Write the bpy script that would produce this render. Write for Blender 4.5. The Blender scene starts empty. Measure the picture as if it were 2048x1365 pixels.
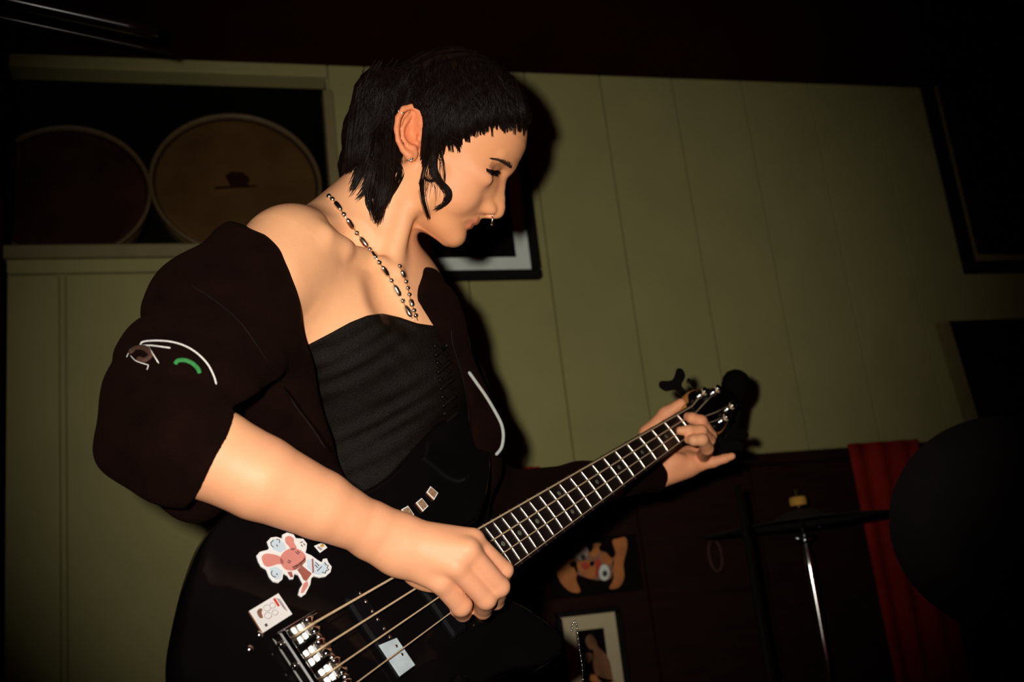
import bpy, bmesh, math, random
import numpy as np
from mathutils import Vector, Matrix

random.seed(7)
rng = np.random.default_rng(7)
scene = bpy.context.scene
col = scene.collection

# ------------------------------------------------------------------ camera
# The view was solved from the fret ladder of the bass (a 34 inch scale) and the wall's seams:
# focal length 2200 px on a 2048 px wide frame, camera pitched up and slightly rolled.
FPX, CX, CY = 2200.0, 1024.0, 682.5
def _n(v):
    v = np.array(v, float)
    return v / np.linalg.norm(v)
_up = _n((-944.0, 7980.0, FPX))                 # world up in view axes (right, up, forward)
_wx = np.array((7376.0, 217.0, FPX)); _wx = _n(_wx - _up * (_wx @ _up))   # world X, along the back wall
_wy = np.cross(_wx, _up); _wy = _wy if _wy[2] > 0 else -_wy               # world Y, into the back wall
VR = np.array((_wx, _wy, _up))                  # view axes -> world
CAM = np.array((0.0, 0.0, 0.90))
def V2W(p):
    return np.asarray(p, float) @ VR.T + CAM
def K(px, py, d):                               # point seen at a pixel, at depth d, in view axes
    return np.array(((px - CX) / FPX * d, (CY - py) / FPX * d, d))
def W(px, py, d):
    return V2W(K(px, py, d))

cam_data = bpy.data.cameras.new('camera')
cam = bpy.data.objects.new('camera', cam_data); col.objects.link(cam)
cam_data.sensor_width = 36.0
cam_data.lens = 36.0 * FPX / 2048.0
cam_data.clip_start = 0.02
R4 = Matrix.Identity(4)
for i in range(3):
    R4[i][0] = VR[i][0]; R4[i][1] = VR[i][1]; R4[i][2] = -VR[i][2]; R4[i][3] = CAM[i]
cam.matrix_world = R4
cam_data.dof.use_dof = True
cam_data.dof.focus_distance = 1.26
cam_data.dof.aperture_fstop = 5.0
scene.camera = cam

# ------------------------------------------------------------------ light: a compact camera's own flash, plus an added red ambient that lifts the blacks
world = bpy.data.worlds.new('red_black_lift'); scene.world = world
world.use_nodes = True
world.node_tree.nodes['Background'].inputs[0].default_value = (0.60, 0.04, 0.012, 1)
world.node_tree.nodes['Background'].inputs[1].default_value = 0.045
fl = bpy.data.lights.new('camera_flash', 'SPOT')
fl.energy = 100.0; fl.color = (1.0, 0.95, 0.87)
fl.shadow_soft_size = 0.016; fl.spot_size = math.radians(57); fl.spot_blend = 1.0
flash = bpy.data.objects.new('camera_flash', fl); col.objects.link(flash)
Fm = R4.copy(); fp = V2W((-0.075, 0.05, 0.0))
for i in range(3): Fm[i][3] = fp[i]
flash.matrix_world = Fm @ Matrix.Rotation(math.radians(-1.0), 4, 'X') @ Matrix.Rotation(math.radians(-0.3), 4, 'Y')

vs = scene.view_settings
vs.view_transform = 'Standard'; vs.look = 'None'; vs.gamma = 1.0; vs.exposure = 0.0
vs.use_curve_mapping = False

# ------------------------------------------------------------------ materials
MATS = {}
def mat(name, rgb, rough=0.6, metal=0.0, noise=0.0, nscale=30.0, bump=0.0, bscale=200.0, spec=0.5, coat=0.0,
        sss=0.0, sheen=0.0, alpha_rgb2=None, attr=None, stretch=None, aniso=0.0):
    m = bpy.data.materials.new(name); m.use_nodes = True
    nt = m.node_tree; b = nt.nodes['Principled BSDF']
    b.inputs['Base Color'].default_value = (*rgb, 1)
    b.inputs['Roughness'].default_value = rough
    b.inputs['Metallic'].default_value = metal
    b.inputs['Specular IOR Level'].default_value = spec
    if coat:
        b.inputs['Coat Weight'].default_value = coat; b.inputs['Coat Roughness'].default_value = 0.03
    if sheen:
        b.inputs['Sheen Weight'].default_value = sheen; b.inputs['Sheen Roughness'].default_value = 0.5; b.inputs['Sheen Tint'].default_value = (0.35, 0.12, 0.05, 1)
    if sss:
        b.inputs['Subsurface Weight'].default_value = sss
        b.inputs['Subsurface Radius'].default_value = (1.0, 0.35, 0.15)
        b.inputs['Subsurface Scale'].default_value = 0.004
    if noise or bump:
        tc = nt.nodes.new('ShaderNodeTexCoord'); mp = nt.nodes.new('ShaderNodeMapping')
        nt.links.new(tc.outputs['Object'], mp.inputs[0])
        if stretch: mp.inputs['Scale'].default_value = stretch
    src = None
    if noise:
        nz = nt.nodes.new('ShaderNodeTexNoise'); nz.inputs['Scale'].default_value = nscale
        nz.inputs['Detail'].default_value = 5
        nt.links.new(mp.outputs[0], nz.inputs['Vector'])
        mx = nt.nodes.new('ShaderNodeMix'); mx.data_type = 'RGBA'
        c2 = alpha_rgb2 or tuple(max(0, c * (1 - noise)) for c in rgb)
        mx.inputs['A'].default_value = (*rgb, 1); mx.inputs['B'].default_value = (*c2, 1)
        rp = nt.nodes.new('ShaderNodeMapRange'); rp.inputs[1].default_value = 0.35; rp.inputs[2].default_value = 0.7
        nt.links.new(nz.outputs['Fac'], rp.inputs[0]); nt.links.new(rp.outputs[0], mx.inputs['Factor'])
        src = mx.outputs['Result']
        nt.links.new(src, b.inputs['Base Color'])
    if attr:
        at = nt.nodes.new('ShaderNodeAttribute'); at.attribute_name = attr
        if src is not None:
            mm = nt.nodes.new('ShaderNodeMix'); mm.data_type = 'RGBA'; mm.blend_type = 'MULTIPLY'
            mm.inputs['Factor'].default_value = 1.0
            nt.links.new(src, mm.inputs['A']); nt.links.new(at.outputs['Color'], mm.inputs['B'])
            nt.links.new(mm.outputs['Result'], b.inputs['Base Color'])
        else:
            nt.links.new(at.outputs['Color'], b.inputs['Base Color'])
    if bump:
        n2 = nt.nodes.new('ShaderNodeTexNoise'); n2.inputs['Scale'].default_value = bscale
        n2.inputs['Detail'].default_value = 4
        nt.links.new(mp.outputs[0], n2.inputs['Vector'])
        bp = nt.nodes.new('ShaderNodeBump'); bp.inputs['Strength'].default_value = bump
        bp.inputs['Distance'].default_value = 0.002
        nt.links.new(n2.outputs['Fac'], bp.inputs['Height']); nt.links.new(bp.outputs[0], b.inputs['Normal'])
    MATS[name] = m
    return m

M_wall = mat('olive_wall_paint', (0.258, 0.234, 0.092), 0.75, noise=0.10, nscale=6, bump=0.25, bscale=60, spec=0.1)
M_trim = mat('dim_olive_trim', (0.17, 0.135, 0.052), 0.6, noise=0.15, nscale=20)
M_dark = mat('dark_brown_wood', (0.015, 0.0036, 0.0018), 0.75, noise=0.4, nscale=8, spec=0.1, stretch=(1, 1, 8))
M_ceil = mat('dark_ceiling', (0.022, 0.004, 0.002), 0.9, noise=0.3, nscale=5, spec=0.0)
M_black = mat('matte_black', (0.006, 0.004, 0.004), 0.7, noise=0.2, nscale=40, spec=0.1)
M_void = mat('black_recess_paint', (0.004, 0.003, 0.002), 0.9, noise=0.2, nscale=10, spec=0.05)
M_gloss = mat('gloss_black', (0.004, 0.003, 0.003), 0.10, noise=0.2, nscale=20, coat=0.5)
M_chrome = mat('chrome', (0.80, 0.78, 0.75), 0.13, 1.0, noise=0.1, nscale=60)
M_steel = mat('worn_steel', (0.62, 0.58, 0.52), 0.30, 1.0, noise=0.15, nscale=80)
M_mat_board = mat('white_mat_board', (0.60, 0.63, 0.56), 0.8, noise=0.06, nscale=20)
M_cream = mat('cream_mat_board', (0.46, 0.38, 0.22), 0.8, noise=0.06, nscale=20)
M_photo = mat('dark_photo_print', (0.006, 0.003, 0.003), 0.7, noise=0.5, nscale=12, spec=0.02)
M_ink = mat('dark_ink', (0.03, 0.03, 0.025), 0.7, noise=0.2, nscale=50)
M_red = mat('red_cloth', (0.24, 0.012, 0.006), 0.85, noise=0.35, nscale=9, bump=0.3, bscale=300, spec=0.1)
M_redtrim = mat('red_painted_rail', (0.42, 0.035, 0.012), 0.5, noise=0.3, nscale=20)
M_orange = mat('orange_print', (0.46, 0.145, 0.030), 0.8, noise=0.3, nscale=30)
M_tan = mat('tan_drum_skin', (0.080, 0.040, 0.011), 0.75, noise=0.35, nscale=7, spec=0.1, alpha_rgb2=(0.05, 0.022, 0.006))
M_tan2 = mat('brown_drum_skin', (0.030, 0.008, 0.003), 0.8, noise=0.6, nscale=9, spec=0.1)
M_rim = mat('drum_rim_wood', (0.095, 0.055, 0.018), 0.6, noise=0.3, nscale=15)
M_yellow = mat('yellow_felt', (0.60, 0.30, 0.035), 0.9, noise=0.2, nscale=80)
M_pink = mat('pale_print', (0.46, 0.36, 0.30), 0.8, noise=0.2, nscale=40)

# ------------------------------------------------------------------ mesh helpers
def link(o, parent=None, label=None, cat=None, group=None, kind=None):
    col.objects.link(o)
    if parent is not None: o.parent = parent
    if label: o['label'] = label
    if cat: o['category'] = cat
    if group: o['group'] = group
    if kind: o['kind'] = kind
    return o
def empty(name, loc, label=None, cat=None, group=None, mw=None):
    o = bpy.data.objects.new(name, None); o.empty_display_size = 0.05
    if mw is not None: o.matrix_world = mw
    else: o.location = loc
    return link(o, None, label, cat, group)
class MB:
    def __init__(s): s.v = []; s.f = []; s.n = 0; s.sm = []
    def add(s, v, f, smooth=False):
        v = np.asarray(v, float).reshape(-1, 3)
        s.v.append(v); s.f += [tuple(int(i) + s.n for i in q) for q in f]; s.sm += [smooth] * len(f)
        s.n += len(v); return s
    def box(s, lo, hi, R=None, bev=0.0):
        lo = np.array(lo, float); hi = np.array(hi, float); c = (lo + hi) / 2; h = (hi - lo) / 2
        if bev <= 0:
            v = np.array([(x, y, z) for x in (-1, 1) for y in (-1, 1) for z in (-1, 1)], float) * h
            f = [(0, 1, 3, 2), (4, 6, 7, 5), (0, 4, 5, 1), (2, 3, 7, 6), (0, 2, 6, 4), (1, 5, 7, 3)]
        else:                                   # bevelled along z edges and top (12-edge chamfer)
            b = min(bev, *(h * 0.9)); v = []; f = []
            for z, i in ((-h[2], b), (-h[2] + b, 0), (h[2] - b, 0), (h[2], b)):
                X, Y = h[0] - i, h[1] - i; c2 = b * 0.6
                v += [(-X + c2, -Y, z), (X - c2, -Y, z), (X, -Y + c2, z), (X, Y - c2, z), (X - c2, Y, z), (-X + c2, Y, z), (-X, Y - c2, z), (-X, -Y + c2, z)]
            for k in range(3):
                for j in range(8): f.append((k * 8 + j, k * 8 + (j + 1) % 8, k * 8 + 8 + (j + 1) % 8, k * 8 + 8 + j))
            f.append(tuple(range(7, -1, -1))); f.append(tuple(range(24, 32))); v = np.array(v)
        if R is not None: v = v @ np.asarray(R).T
        return s.add(v + c, f)
    def tube(s, pts, rad, n=10, cap=True, smooth=True, flat=1.0, updir=None):
        pts = np.asarray(pts, float); m = len(pts)
        rad = np.full(m, rad) if np.isscalar(rad) else np.asarray(rad, float)
        T = np.gradient(pts, axis=0); T /= np.linalg.norm(T, axis=1)[:, None] + 1e-12
        u = np.array(updir if updir is not None else ((0, 0, 1) if abs(T[0][2]) < 0.9 else (1, 0, 0)), float)
        V = []
        for i in range(m):
            u = u - T[i] * (u @ T[i]); u /= np.linalg.norm(u) + 1e-12
            w = np.cross(T[i], u); a = np.arange(n) * 2 * math.pi / n
            V.append(pts[i] + rad[i] * (np.outer(np.cos(a), u) * flat + np.outer(np.sin(a), w)))
        f = [(i * n + j, i * n + (j + 1) % n, (i + 1) * n + (j + 1) % n, (i + 1) * n + j) for i in range(m - 1) for j in range(n)]
        if cap: f += [tuple(range(n - 1, -1, -1)), tuple((m - 1) * n + j for j in range(n))]
        return s.add(np.concatenate(V), f, smooth)
    def lathe(s, prof, n=24, R=None, c=(0, 0, 0), smooth=True, cap=True):    # prof of (r, z) about z
        V = []
        for r, z in prof:
            a = np.arange(n) * 2 * math.pi / n
            V.append(np.c_[r * np.cos(a), r * np.sin(a), np.full(n, z)])
        V = np.concatenate(V); m = len(prof)
        f = [(i * n + j, i * n + (j + 1) % n, (i + 1) * n + (j + 1) % n, (i + 1) * n + j) for i in range(m - 1) for j in range(n)]
        if cap and prof[0][0] > 1e-6: f.append(tuple(range(n - 1, -1, -1)))
        if cap and prof[-1][0] > 1e-6: f.append(tuple((m - 1) * n + j for j in range(n)))
        if R is not None: V = V @ np.asarray(R).T
        return s.add(V + np.asarray(c, float), f, smooth)
    def prism(s, poly, z0, z1, bev=0.0, R=None, c=(0, 0, 0), smooth=False):   # polygon in xy extruded along z
        P = np.asarray(poly, float)
        if (P[:, 0] * np.roll(P[:, 1], -1) - P[:, 1] * np.roll(P[:, 0], -1)).sum() < 0: P = P[::-1]
        n = len(P)
        if bev > 0:
            T = np.roll(P, -1, 0) - np.roll(P, 1, 0); T /= np.linalg.norm(T, axis=1)[:, None] + 1e-9
            N = np.c_[T[:, 1], -T[:, 0]]
            rings = [(P - N * bev, z0), (P - N * bev * 0.3, z0 + bev * 0.3), (P, z0 + bev), (P, z1 - bev), (P - N * bev * 0.3, z1 - bev * 0.3), (P - N * bev, z1)]
        else: rings = [(P, z0), (P, z1)]
        V = np.concatenate([np.c_[q, np.full(n, z)] for q, z in rings]); m = len(rings)
        f = [(i * n + j, i * n + (j + 1) % n, (i + 1) * n + (j + 1) % n, (i + 1) * n + j) for i in range(m - 1) for j in range(n)]
        f += [tuple(range(n - 1, -1, -1)), tuple((m - 1) * n + j for j in range(n))]
        if R is not None: V = V @ np.asarray(R).T
        return s.add(V + np.asarray(c, float), f, smooth)
    def mesh(s, name, m):
        me = bpy.data.meshes.new(name)
        me.from_pydata(np.concatenate(s.v).tolist(), [], s.f)
        me.polygons.foreach_set('use_smooth', s.sm); me.materials.append(m); me.validate(); me.update()
        return me
    def build(s, name, m, parent=None, label=None, cat=None, group=None, kind=None, loc=None):
        if loc is not None:
            loc = np.asarray(loc, float); s.v = [v - loc for v in s.v]
        o = bpy.data.objects.new(name, s.mesh(name, m))
        if loc is not None: o.location = loc
        return link(o, parent, label, cat, group, kind)
def smooth_poly(pts, n=6, closed=True):          # Catmull-Rom through points
    P = np.asarray(pts, float); m = len(P); out = []
    rngs = range(m) if closed else range(m - 1)
    for i in rngs:
        if closed: p0, p1, p2, p3 = P[i - 1], P[i], P[(i + 1) % m], P[(i + 2) % m]
        else: p0, p1, p2, p3 = P[max(i - 1, 0)], P[i], P[i + 1], P[min(i + 2, m - 1)]
        for t in np.arange(n) / n:
            out.append(0.5 * (2 * p1 + (p2 - p0) * t + (2 * p0 - 5 * p1 + 4 * p2 - p3) * t ** 2 + (3 * p1 - p0 - 3 * p2 + p3) * t ** 3))
    if not closed: out.append(P[-1])
    return np.array(out)

# ------------------------------------------------------------------ the room
_w0 = W(942, 600, 2.56); YW = _w0[1]             # front plane of the back wall
def onwall(px, py, off=0.0):                     # pixel -> (X, Z) on a plane off metres in front of the wall
    d = VR @ np.array(((px - CX) / FPX, (CY - py) / FPX, 1.0))
    t = (YW - off - CAM[1]) / d[1]; p = CAM + d * t
    return p[0], p[2]
X0 = _w0[0]
Z_top = onwall(1300, 154)[1]; Z_dado = onwall(1480, 911)[1]
XL, XR = onwall(12, 700)[0], 4.2
rx1 = onwall(660, 250)[0]; rx0 = XL + 0.02; rz0 = onwall(300, 490)[1]; rz1 = onwall(560, 150)[1]
zr = onwall(200, 546)[1]
print('room', YW, Z_top, Z_dado, XL, rx0, rx1, rz0, rz1)

wall = MB().box((XL, YW + 0.012, Z_dado), (XR, YW + 0.06, rz0 - 0.03)).box((rx1, YW + 0.012, rz0 - 0.03), (XR, YW + 0.06, Z_top)).box((XL, YW + 0.012, rz1), (rx1, YW + 0.06, Z_top)).build('wall_back', M_wall, kind='structure')
def board(x0, x1, z0, z1, name='board'):
    return MB().box((x0, YW, z0), (x1, YW + 0.014, z1), bev=0.0025).build(name, M_wall, wall)
seams = [X0 + 0.203 * i for i in range(-12, 30)]
rw = [x for x in seams if rx1 + 0.05 < x < XR]
xs = [rx1 + 0.004] + rw
for a_, b_ in zip(xs[:-1], xs[1:]): board(a_ + 0.0012, b_ - 0.0012, Z_dado, Z_top)
lseam = [XL, onwall(120, 800)[0], onwall(133, 800)[0]]
x_ = lseam[-1] + 0.405
while x_ < rx1: lseam += [x_, x_ + 0.0135]; x_ += 0.405
lseam.append(rx1 + 0.003)
for a_, b_ in zip(lseam[:-1], lseam[1:]): board(a_ + 0.0012, b_ - 0.0012, 0.3, zr - 0.002)
board(XL, rx1 + 0.003, zr + 0.002, rz0 - 0.03, 'rail_board')
board(XL, rx1 + 0.003, rz1, Z_top, 'header_board')
MB().box((XL, YW + 0.012, 0.0), (rx1, YW + 0.06, Z_dado)).build('wall_left_lower', M_wall, kind='structure')
# recess with a ledge in the back wall
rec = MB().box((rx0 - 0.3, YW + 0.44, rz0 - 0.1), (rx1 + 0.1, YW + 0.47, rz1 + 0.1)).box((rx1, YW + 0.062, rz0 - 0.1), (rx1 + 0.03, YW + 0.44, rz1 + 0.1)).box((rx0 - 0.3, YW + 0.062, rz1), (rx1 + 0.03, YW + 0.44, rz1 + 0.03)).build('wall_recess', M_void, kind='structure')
MB().box((rx0 - 0.3, YW - 0.012, rz0 - 0.03), (rx1, YW + 0.44, rz0), bev=0.004).build('trim_1', M_trim, kind='structure')
MB().box((rx1 - 0.012, YW - 0.010, rz0), (rx1 + 0.012, YW + 0.03, onwall(655, 182)[1]), bev=0.004).build('trim_2', M_trim, kind='structure')
# ceiling with the dark beam that meets the wall
MB().box((-3.5, -1.5, Z_top), (4.4, YW + 0.5, Z_top + 0.08)).build('ceiling', M_ceil, kind='structure')
MB().box((-3.5, -1.5, -0.05), (4.4, YW + 0.5, 0.0)).build('floor', M_dark, kind='structure')
MB().box((XL - 0.5, YW - 0.03, 0.0), (XL - 0.005, YW + 0.5, Z_top)).box((XL - 0.5, -1.5, 0.0), (XL - 0.45, YW - 0.03, Z_top)).build('wall_left', M_ceil, kind='structure')
MB().box((XR, -1.5, 0.0), (XR + 0.05, YW + 0.5, Z_top)).build('wall_right', M_ceil, kind='structure')
# dark panelling under the olive boards
dado = MB().box((rx1 + 0.02, YW + 0.004, 0.0), (XR, YW + 0.06, Z_dado)).build('wall_dado', M_dark, kind='structure')
x_ = rx1 + 0.03
while x_ < XR - 0.3:
    MB().box((x_, YW - 0.006, 0.02), (x_ + 0.298, YW + 0.006, Z_dado - 0.03), bev=0.003).build('panel', M_dark, dado); x_ += 0.302
MB().box((rx1 + 0.02, YW - 0.018, Z_dado - 0.028), (XR, YW + 0.01, Z_dado - 0.002), bev=0.004).build('trim_3', M_dark, kind='structure')
# ------------------------------------------------------------------ the bass guitar
B_O = np.array((0.29645864, -0.11990757, 1.76012594))
B_A = np.array((-0.54127656, -0.21089194, -0.81396823))      # nut -> bridge
B_B = np.array((-0.58660142, 0.78826322, 0.18584907))        # towards the thick string
B_N = np.array((0.60242714, 0.57807066, -0.55037791))        # out of the face
_bo = V2W(B_O)
BM = Matrix.Identity(4)
for i, ax in enumerate((VR @ B_A, VR @ -B_B, VR @ B_N)):
    for j in range(3): BM[j][i] = ax[j]
for j in range(3): BM[j][3] = _bo[j]
def bl2v(x, y, z):                                            # bass axes -> view axes
    return B_O + B_A * x - B_B * y + B_N * z
M_bassblack = mat('bass_gloss_black', (0.004, 0.003, 0.003), 0.09, noise=0.2, nscale=20, spec=0.07)
M_ebony = mat('dark_fingerboard', (0.012, 0.006, 0.005), 0.38, noise=0.5, nscale=40, stretch=(1, 12, 12))
M_fret = mat('nickel_fret_wire', (0.90, 0.74, 0.62), 0.32, 1.0, noise=0.1, nscale=90)
M_string = mat('wound_string', (0.78, 0.56, 0.33), 0.36, 0.35, noise=0.25, nscale=300)
M_inlay = mat('grey_shell_inlay', (0.115, 0.115, 0.085), 0.4, noise=0.4, nscale=120)
M_maple = mat('amber_maple', (0.55, 0.22, 0.045), 0.4, noise=0.3, nscale=30, stretch=(2, 14, 14))
M_pick = mat('pickup_black_plastic', (0.005, 0.004, 0.005), 0.5, noise=0.2, nscale=30, spec=0.02)
M_pickrefl = mat('painted_pickup_reflection', (0.52, 0.62, 0.66), 0.35, 0.0, noise=0.25, nscale=60)
M_gold = mat('gold_knob', (0.72, 0.36, 0.06), 0.3, 1.0, noise=0.15, nscale=60)

bass = empty('bass_guitar', None, 'black four string electric bass covered in stickers, held by the person', 'bass guitar', mw=BM)
SC = 0.8636
def bw(x): return 0.042 + 0.025 * x / 0.6477
ZB = -0.012
outl = smooth_poly([(0.44, -0.150), (0.455, -0.118), (0.50, -0.075), (0.555, -0.044), (0.60, -0.040), (0.612, 0.0), (0.605, 0.042), (0.595, 0.056),
    (0.575, 0.085), (0.560, 0.118), (0.570, 0.138), (0.605, 0.138), (0.66, 0.118), (0.72, 0.114), (0.79, 0.140), (0.86, 0.166), (0.93, 0.155),
    (0.985, 0.105), (1.017, 0.03), (1.012, -0.030), (0.994, -0.072), (0.962, -0.108), (0.92, -0.146), (0.88, -0.172), (0.835, -0.178), (0.78, -0.158), (0.72, -0.138),
    (0.65, -0.138), (0.58, -0.155), (0.51, -0.172), (0.462, -0.168)], 6)
MB().prism(outl, ZB - 0.042, ZB, bev=0.007, smooth=True).build('body', M_bassblack, bass)
# neck and fingerboard
nk = []; fk = []; nn = 12
xs_ = np.linspace(-0.004, 0.68, 30)
for x in xs_:
    h = bw(max(x, 0)) / 2; t = 0.019 + 0.004 * x / 0.66
    for a in np.linspace(0, math.pi, nn): nk.append((x, -h * math.cos(a), -0.006 - t * math.sin(a) ** 0.8))
for i in range(len(xs_) - 1):
    for j in range(nn): fk.append((i * nn + j, i * nn + (j + 1) % nn, (i + 1) * nn + (j + 1) % nn, (i + 1) * nn + j))
fk += [tuple(range(nn)), tuple((len(xs_) - 1) * nn + j for j in range(nn - 1, -1, -1))]
MB().add(nk, fk, True).build('neck', M_bassblack, bass)
fv = []; ff = []; xs_ = np.linspace(0.0, 0.664, 24); ys_ = np.linspace(-1, 1, 9)
for x in xs_:
    h = bw(x) / 2
    fv += [(x, -h, -0.0062)] + [(x, h * y, -0.0013 * y * y) for y in ys_] + [(x, h, -0.0062)]
m_ = 11
for i in range(len(xs_) - 1):
    for j in range(m_): ff.append((i * m_ + j, (i + 1) * m_ + j, (i + 1) * m_ + (j + 1) % m_, i * m_ + (j + 1) % m_))
ff += [tuple(range(m_)), tuple((len(xs_) - 1) * m_ + j for j in range(m_ - 1, -1, -1))]
fb = MB().add(fv, ff, False).build('fingerboard', M_ebony, bass)
for k in range(1, 25):
    x = SC * (1 - 2 ** (-k / 12)); h = bw(x) / 2 + 0.0004
    if x > 0.66: break
    MB().tube([(x, h * y, 0.0004 - 0.0013 * y * y) for y in np.linspace(-1, 1, 9)], 0.00115, 8).build('fret', M_fret, fb)
for k in (3, 5, 7, 9, 12, 15, 17, 19, 21):
    x = SC * (1 - (2 ** (-k / 12) + 2 ** (-(k - 1) / 12)) / 2)
    for y in ((-bw(x) * 0.25, bw(x) * 0.25) if k == 12 else (0.0,)):
        MB().lathe([(0.0033, -0.0012), (0.0033, 0.0002), (0.0028, 0.0004), (0.0, 0.0004)], 14, c=(x, y, -0.0001 - 0.0013 * (y / (bw(x) / 2)) ** 2)).build('inlay_dot', M_inlay, fb)
MB().box((-0.0045, -0.0212, -0.006), (0.0, 0.0212, 0.0022), bev=0.001).build('nut', M_black, bass)
# head
hs = [(-0.001, -0.0222), (-0.016, -0.029), (-0.030, -0.040), (-0.052, -0.041), (-0.085, -0.034), (-0.118, -0.026), (-0.145, -0.020), (-0.156, -0.008),
      (-0.156, 0.010), (-0.145, 0.022), (-0.118, 0.028), (-0.085, 0.036), (-0.052, 0.043), (-0.030, 0.042), (-0.016, 0.030), (-0.001, 0.0222)]
hd = MB().prism(smooth_poly(hs, 4), -0.021, -0.0065, bev=0.003).build('headstock', M_maple, bass)
MB().prism(smooth_poly([(x, y * 0.93) for x, y in hs], 4), -0.0066, -0.0048, bev=0.0006).build('headstock_face', M_bassblack, hd)
def key_shape(s):
    pts = [(-0.005, 0), (-0.006, 0.012), (-0.018, 0.019), (-0.021, 0.030), (-0.015, 0.035), (-0.006, 0.029), (0.0, 0.0265), (0.006, 0.029), (0.015, 0.035), (0.021, 0.030), (0.018, 0.019), (0.006, 0.012), (0.005, 0)]
    return smooth_poly(pts, 4)
posts = [(-0.055, -0.026, -1, -0.97), (-0.098, -0.018, -1, 0.6), (-0.102, 0.018, 1, -0.8), (-0.060, 0.028, 1, -0.97)]
for (x, y, sd, rot) in posts:
    t = MB().lathe([(0.0085, -0.0048), (0.0085, -0.0030), (0.0062, -0.0018), (0.0060, 0.004), (0.0052, 0.006), (0.0052, 0.0088), (0.0066, 0.0102), (0.0066, 0.0125), (0.0045, 0.0134), (0.0, 0.0134)], 18, c=(x, y, 0))
    tu = t.build('tuner_post', M_chrome, bass)
    MB().tube([(x + 0.0053 * math.cos(a), y + 0.0053 * math.sin(a), 0.0058 + 0.0004 * a) for a in np.linspace(0, 6.28 * 1.4, 26)], 0.0011, 6).build('string_wrap', M_string, tu)
    key = MB().tube([(x, y, -0.026), (x, y + sd * 0.020, -0.026)], 0.0042, 10)
    key.build('tuner_shaft', M_chrome, tu)
    c_, s_ = math.cos(rot), math.sin(rot)
    R = np.array(((c_, 0, -s_), (0, 1, 0), (s_, 0, c_))) @ np.diag((1, sd, sd))
    MB().prism(key_shape(1) * (0.75 if rot > 0 else 1.15), -0.0028, 0.0028, bev=0.0012, R=R, c=(x, y + sd * 0.018, -0.026)).build('tuner_key', M_bassblack, tu)
    MB().box((x - 0.014, y - 0.012, -0.032), (x + 0.014, y + 0.012, -0.021), bev=0.003).build('tuner_plate', M_chrome, tu)
# strings
yb = (-0.0355, -0.0118, 0.0112, 0.0340); yn = (-0.0172, -0.0058, 0.0058, 0.0172); sr = (0.00125, 0.00105, 0.00085, 0.00065)
for k in range(4):
    px_, py_ = posts[k][0], posts[k][1]
    P = [(0.888, yb[k] * 1.0, -0.001), (0.870, yb[k], 0.0072), (0.6, yb[k] + (yn[k] - yb[k]) * 0.27 / 0.87, 0.0056), (0.3, yb[k] + (yn[k] - yb[k]) * 0.57 / 0.87, 0.0040), (0.0, yn[k], 0.0026), (px_ * 0.5, (yn[k] + py_) / 2, 0.0035), (px_ + 0.004, py_ + 0.003 * (1 if py_ < 0 else -1), 0.0062)]
    MB().tube(P, sr[k], 8).build('string', M_string, bass)
# pickups
for (xc, yc, L, Wd) in ((0.795, 0.006, 0.098, 0.026), (0.700, 0.006, 0.098, 0.026)):
    pu = MB().box((xc - Wd / 2, yc - L / 2, ZB - 0.002), (xc + Wd / 2, yc + L / 2, -0.0042), bev=0.003).build('pickup', M_pick, bass)
    for ys2 in yb:
        for o_ in (-0.005, 0.005):
            MB().lathe([(0.0021, -0.005), (0.0021, -0.0036), (0.0015, -0.0031), (0.0, -0.003)], 10, c=(xc - 0.019 if False else xc - 0.006, ys2 * 0.93 + o_, 0)).build('pole_piece', M_chrome, pu)
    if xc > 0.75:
        MB().prism([(xc - 0.0125, 0.020), (xc + 0.0125, 0.016), (xc + 0.0125, yc + L / 2 - 0.002), (xc - 0.0125, yc + L / 2 - 0.002)], -0.0046, -0.0034, bev=0.0004).build('painted_reflection', M_pickrefl, pu)  # reflection on the glossy pickup cover, painted as a pale blue-white plate
# bridge
br = MB().box((0.852, -0.046, ZB), (0.905, 0.046, ZB + 0.003), bev=0.0012).box((0.897, -0.046, ZB + 0.003), (0.905, 0.046, ZB + 0.016), bev=0.0015)
br = br.box((0.852, -0.0465, ZB + 0.002), (0.905, -0.0425, ZB + 0.014), bev=0.0012).box((0.852, 0.0425, ZB + 0.002), (0.905, 0.0465, ZB + 0.014), bev=0.0012).build('bridge', M_chrome, bass)
for k in range(4):
    y = yb[k]; x = 0.868 + 0.003 * (k % 2)
    s = MB().box((x - 0.008, y - 0.0088, ZB + 0.0032), (x + 0.008, y + 0.0088, ZB + 0.0125), bev=0.002)
    s.lathe([(0.0062, -0.0085), (0.0066, -0.006), (0.0030, -0.001), (0.0030, 0.001), (0.0066, 0.006), (0.0062, 0.0085)], 16, R=((1, 0, 0), (0, 0, 1), (0, -1, 0)), c=(x, y, ZB + 0.0125))
    so = s.build('saddle', M_chrome, br)
    MB().tube([(x + 0.004, y, ZB + 0.008), (0.908, y, ZB + 0.009)], 0.0019, 10).build('saddle_screw', M_steel, so)
    MB().lathe([(0.0036, 0), (0.0036, 0.0022), (0.0026, 0.003), (0, 0.003)], 12, R=((0, 0, 1), (0, 1, 0), (-1, 0, 0)), c=(0.906, y, ZB + 0.009)).build('screw_head', M_chrome, so)
    for d_ in (-0.0058, 0.0058):
        MB().lathe([(0.0018, 0), (0.0018, 0.0045), (0.0012, 0.005), (0, 0.005)], 10, c=(x - 0.003, y + d_, ZB + 0.0128)).build('height_screw', M_chrome, so)
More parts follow.
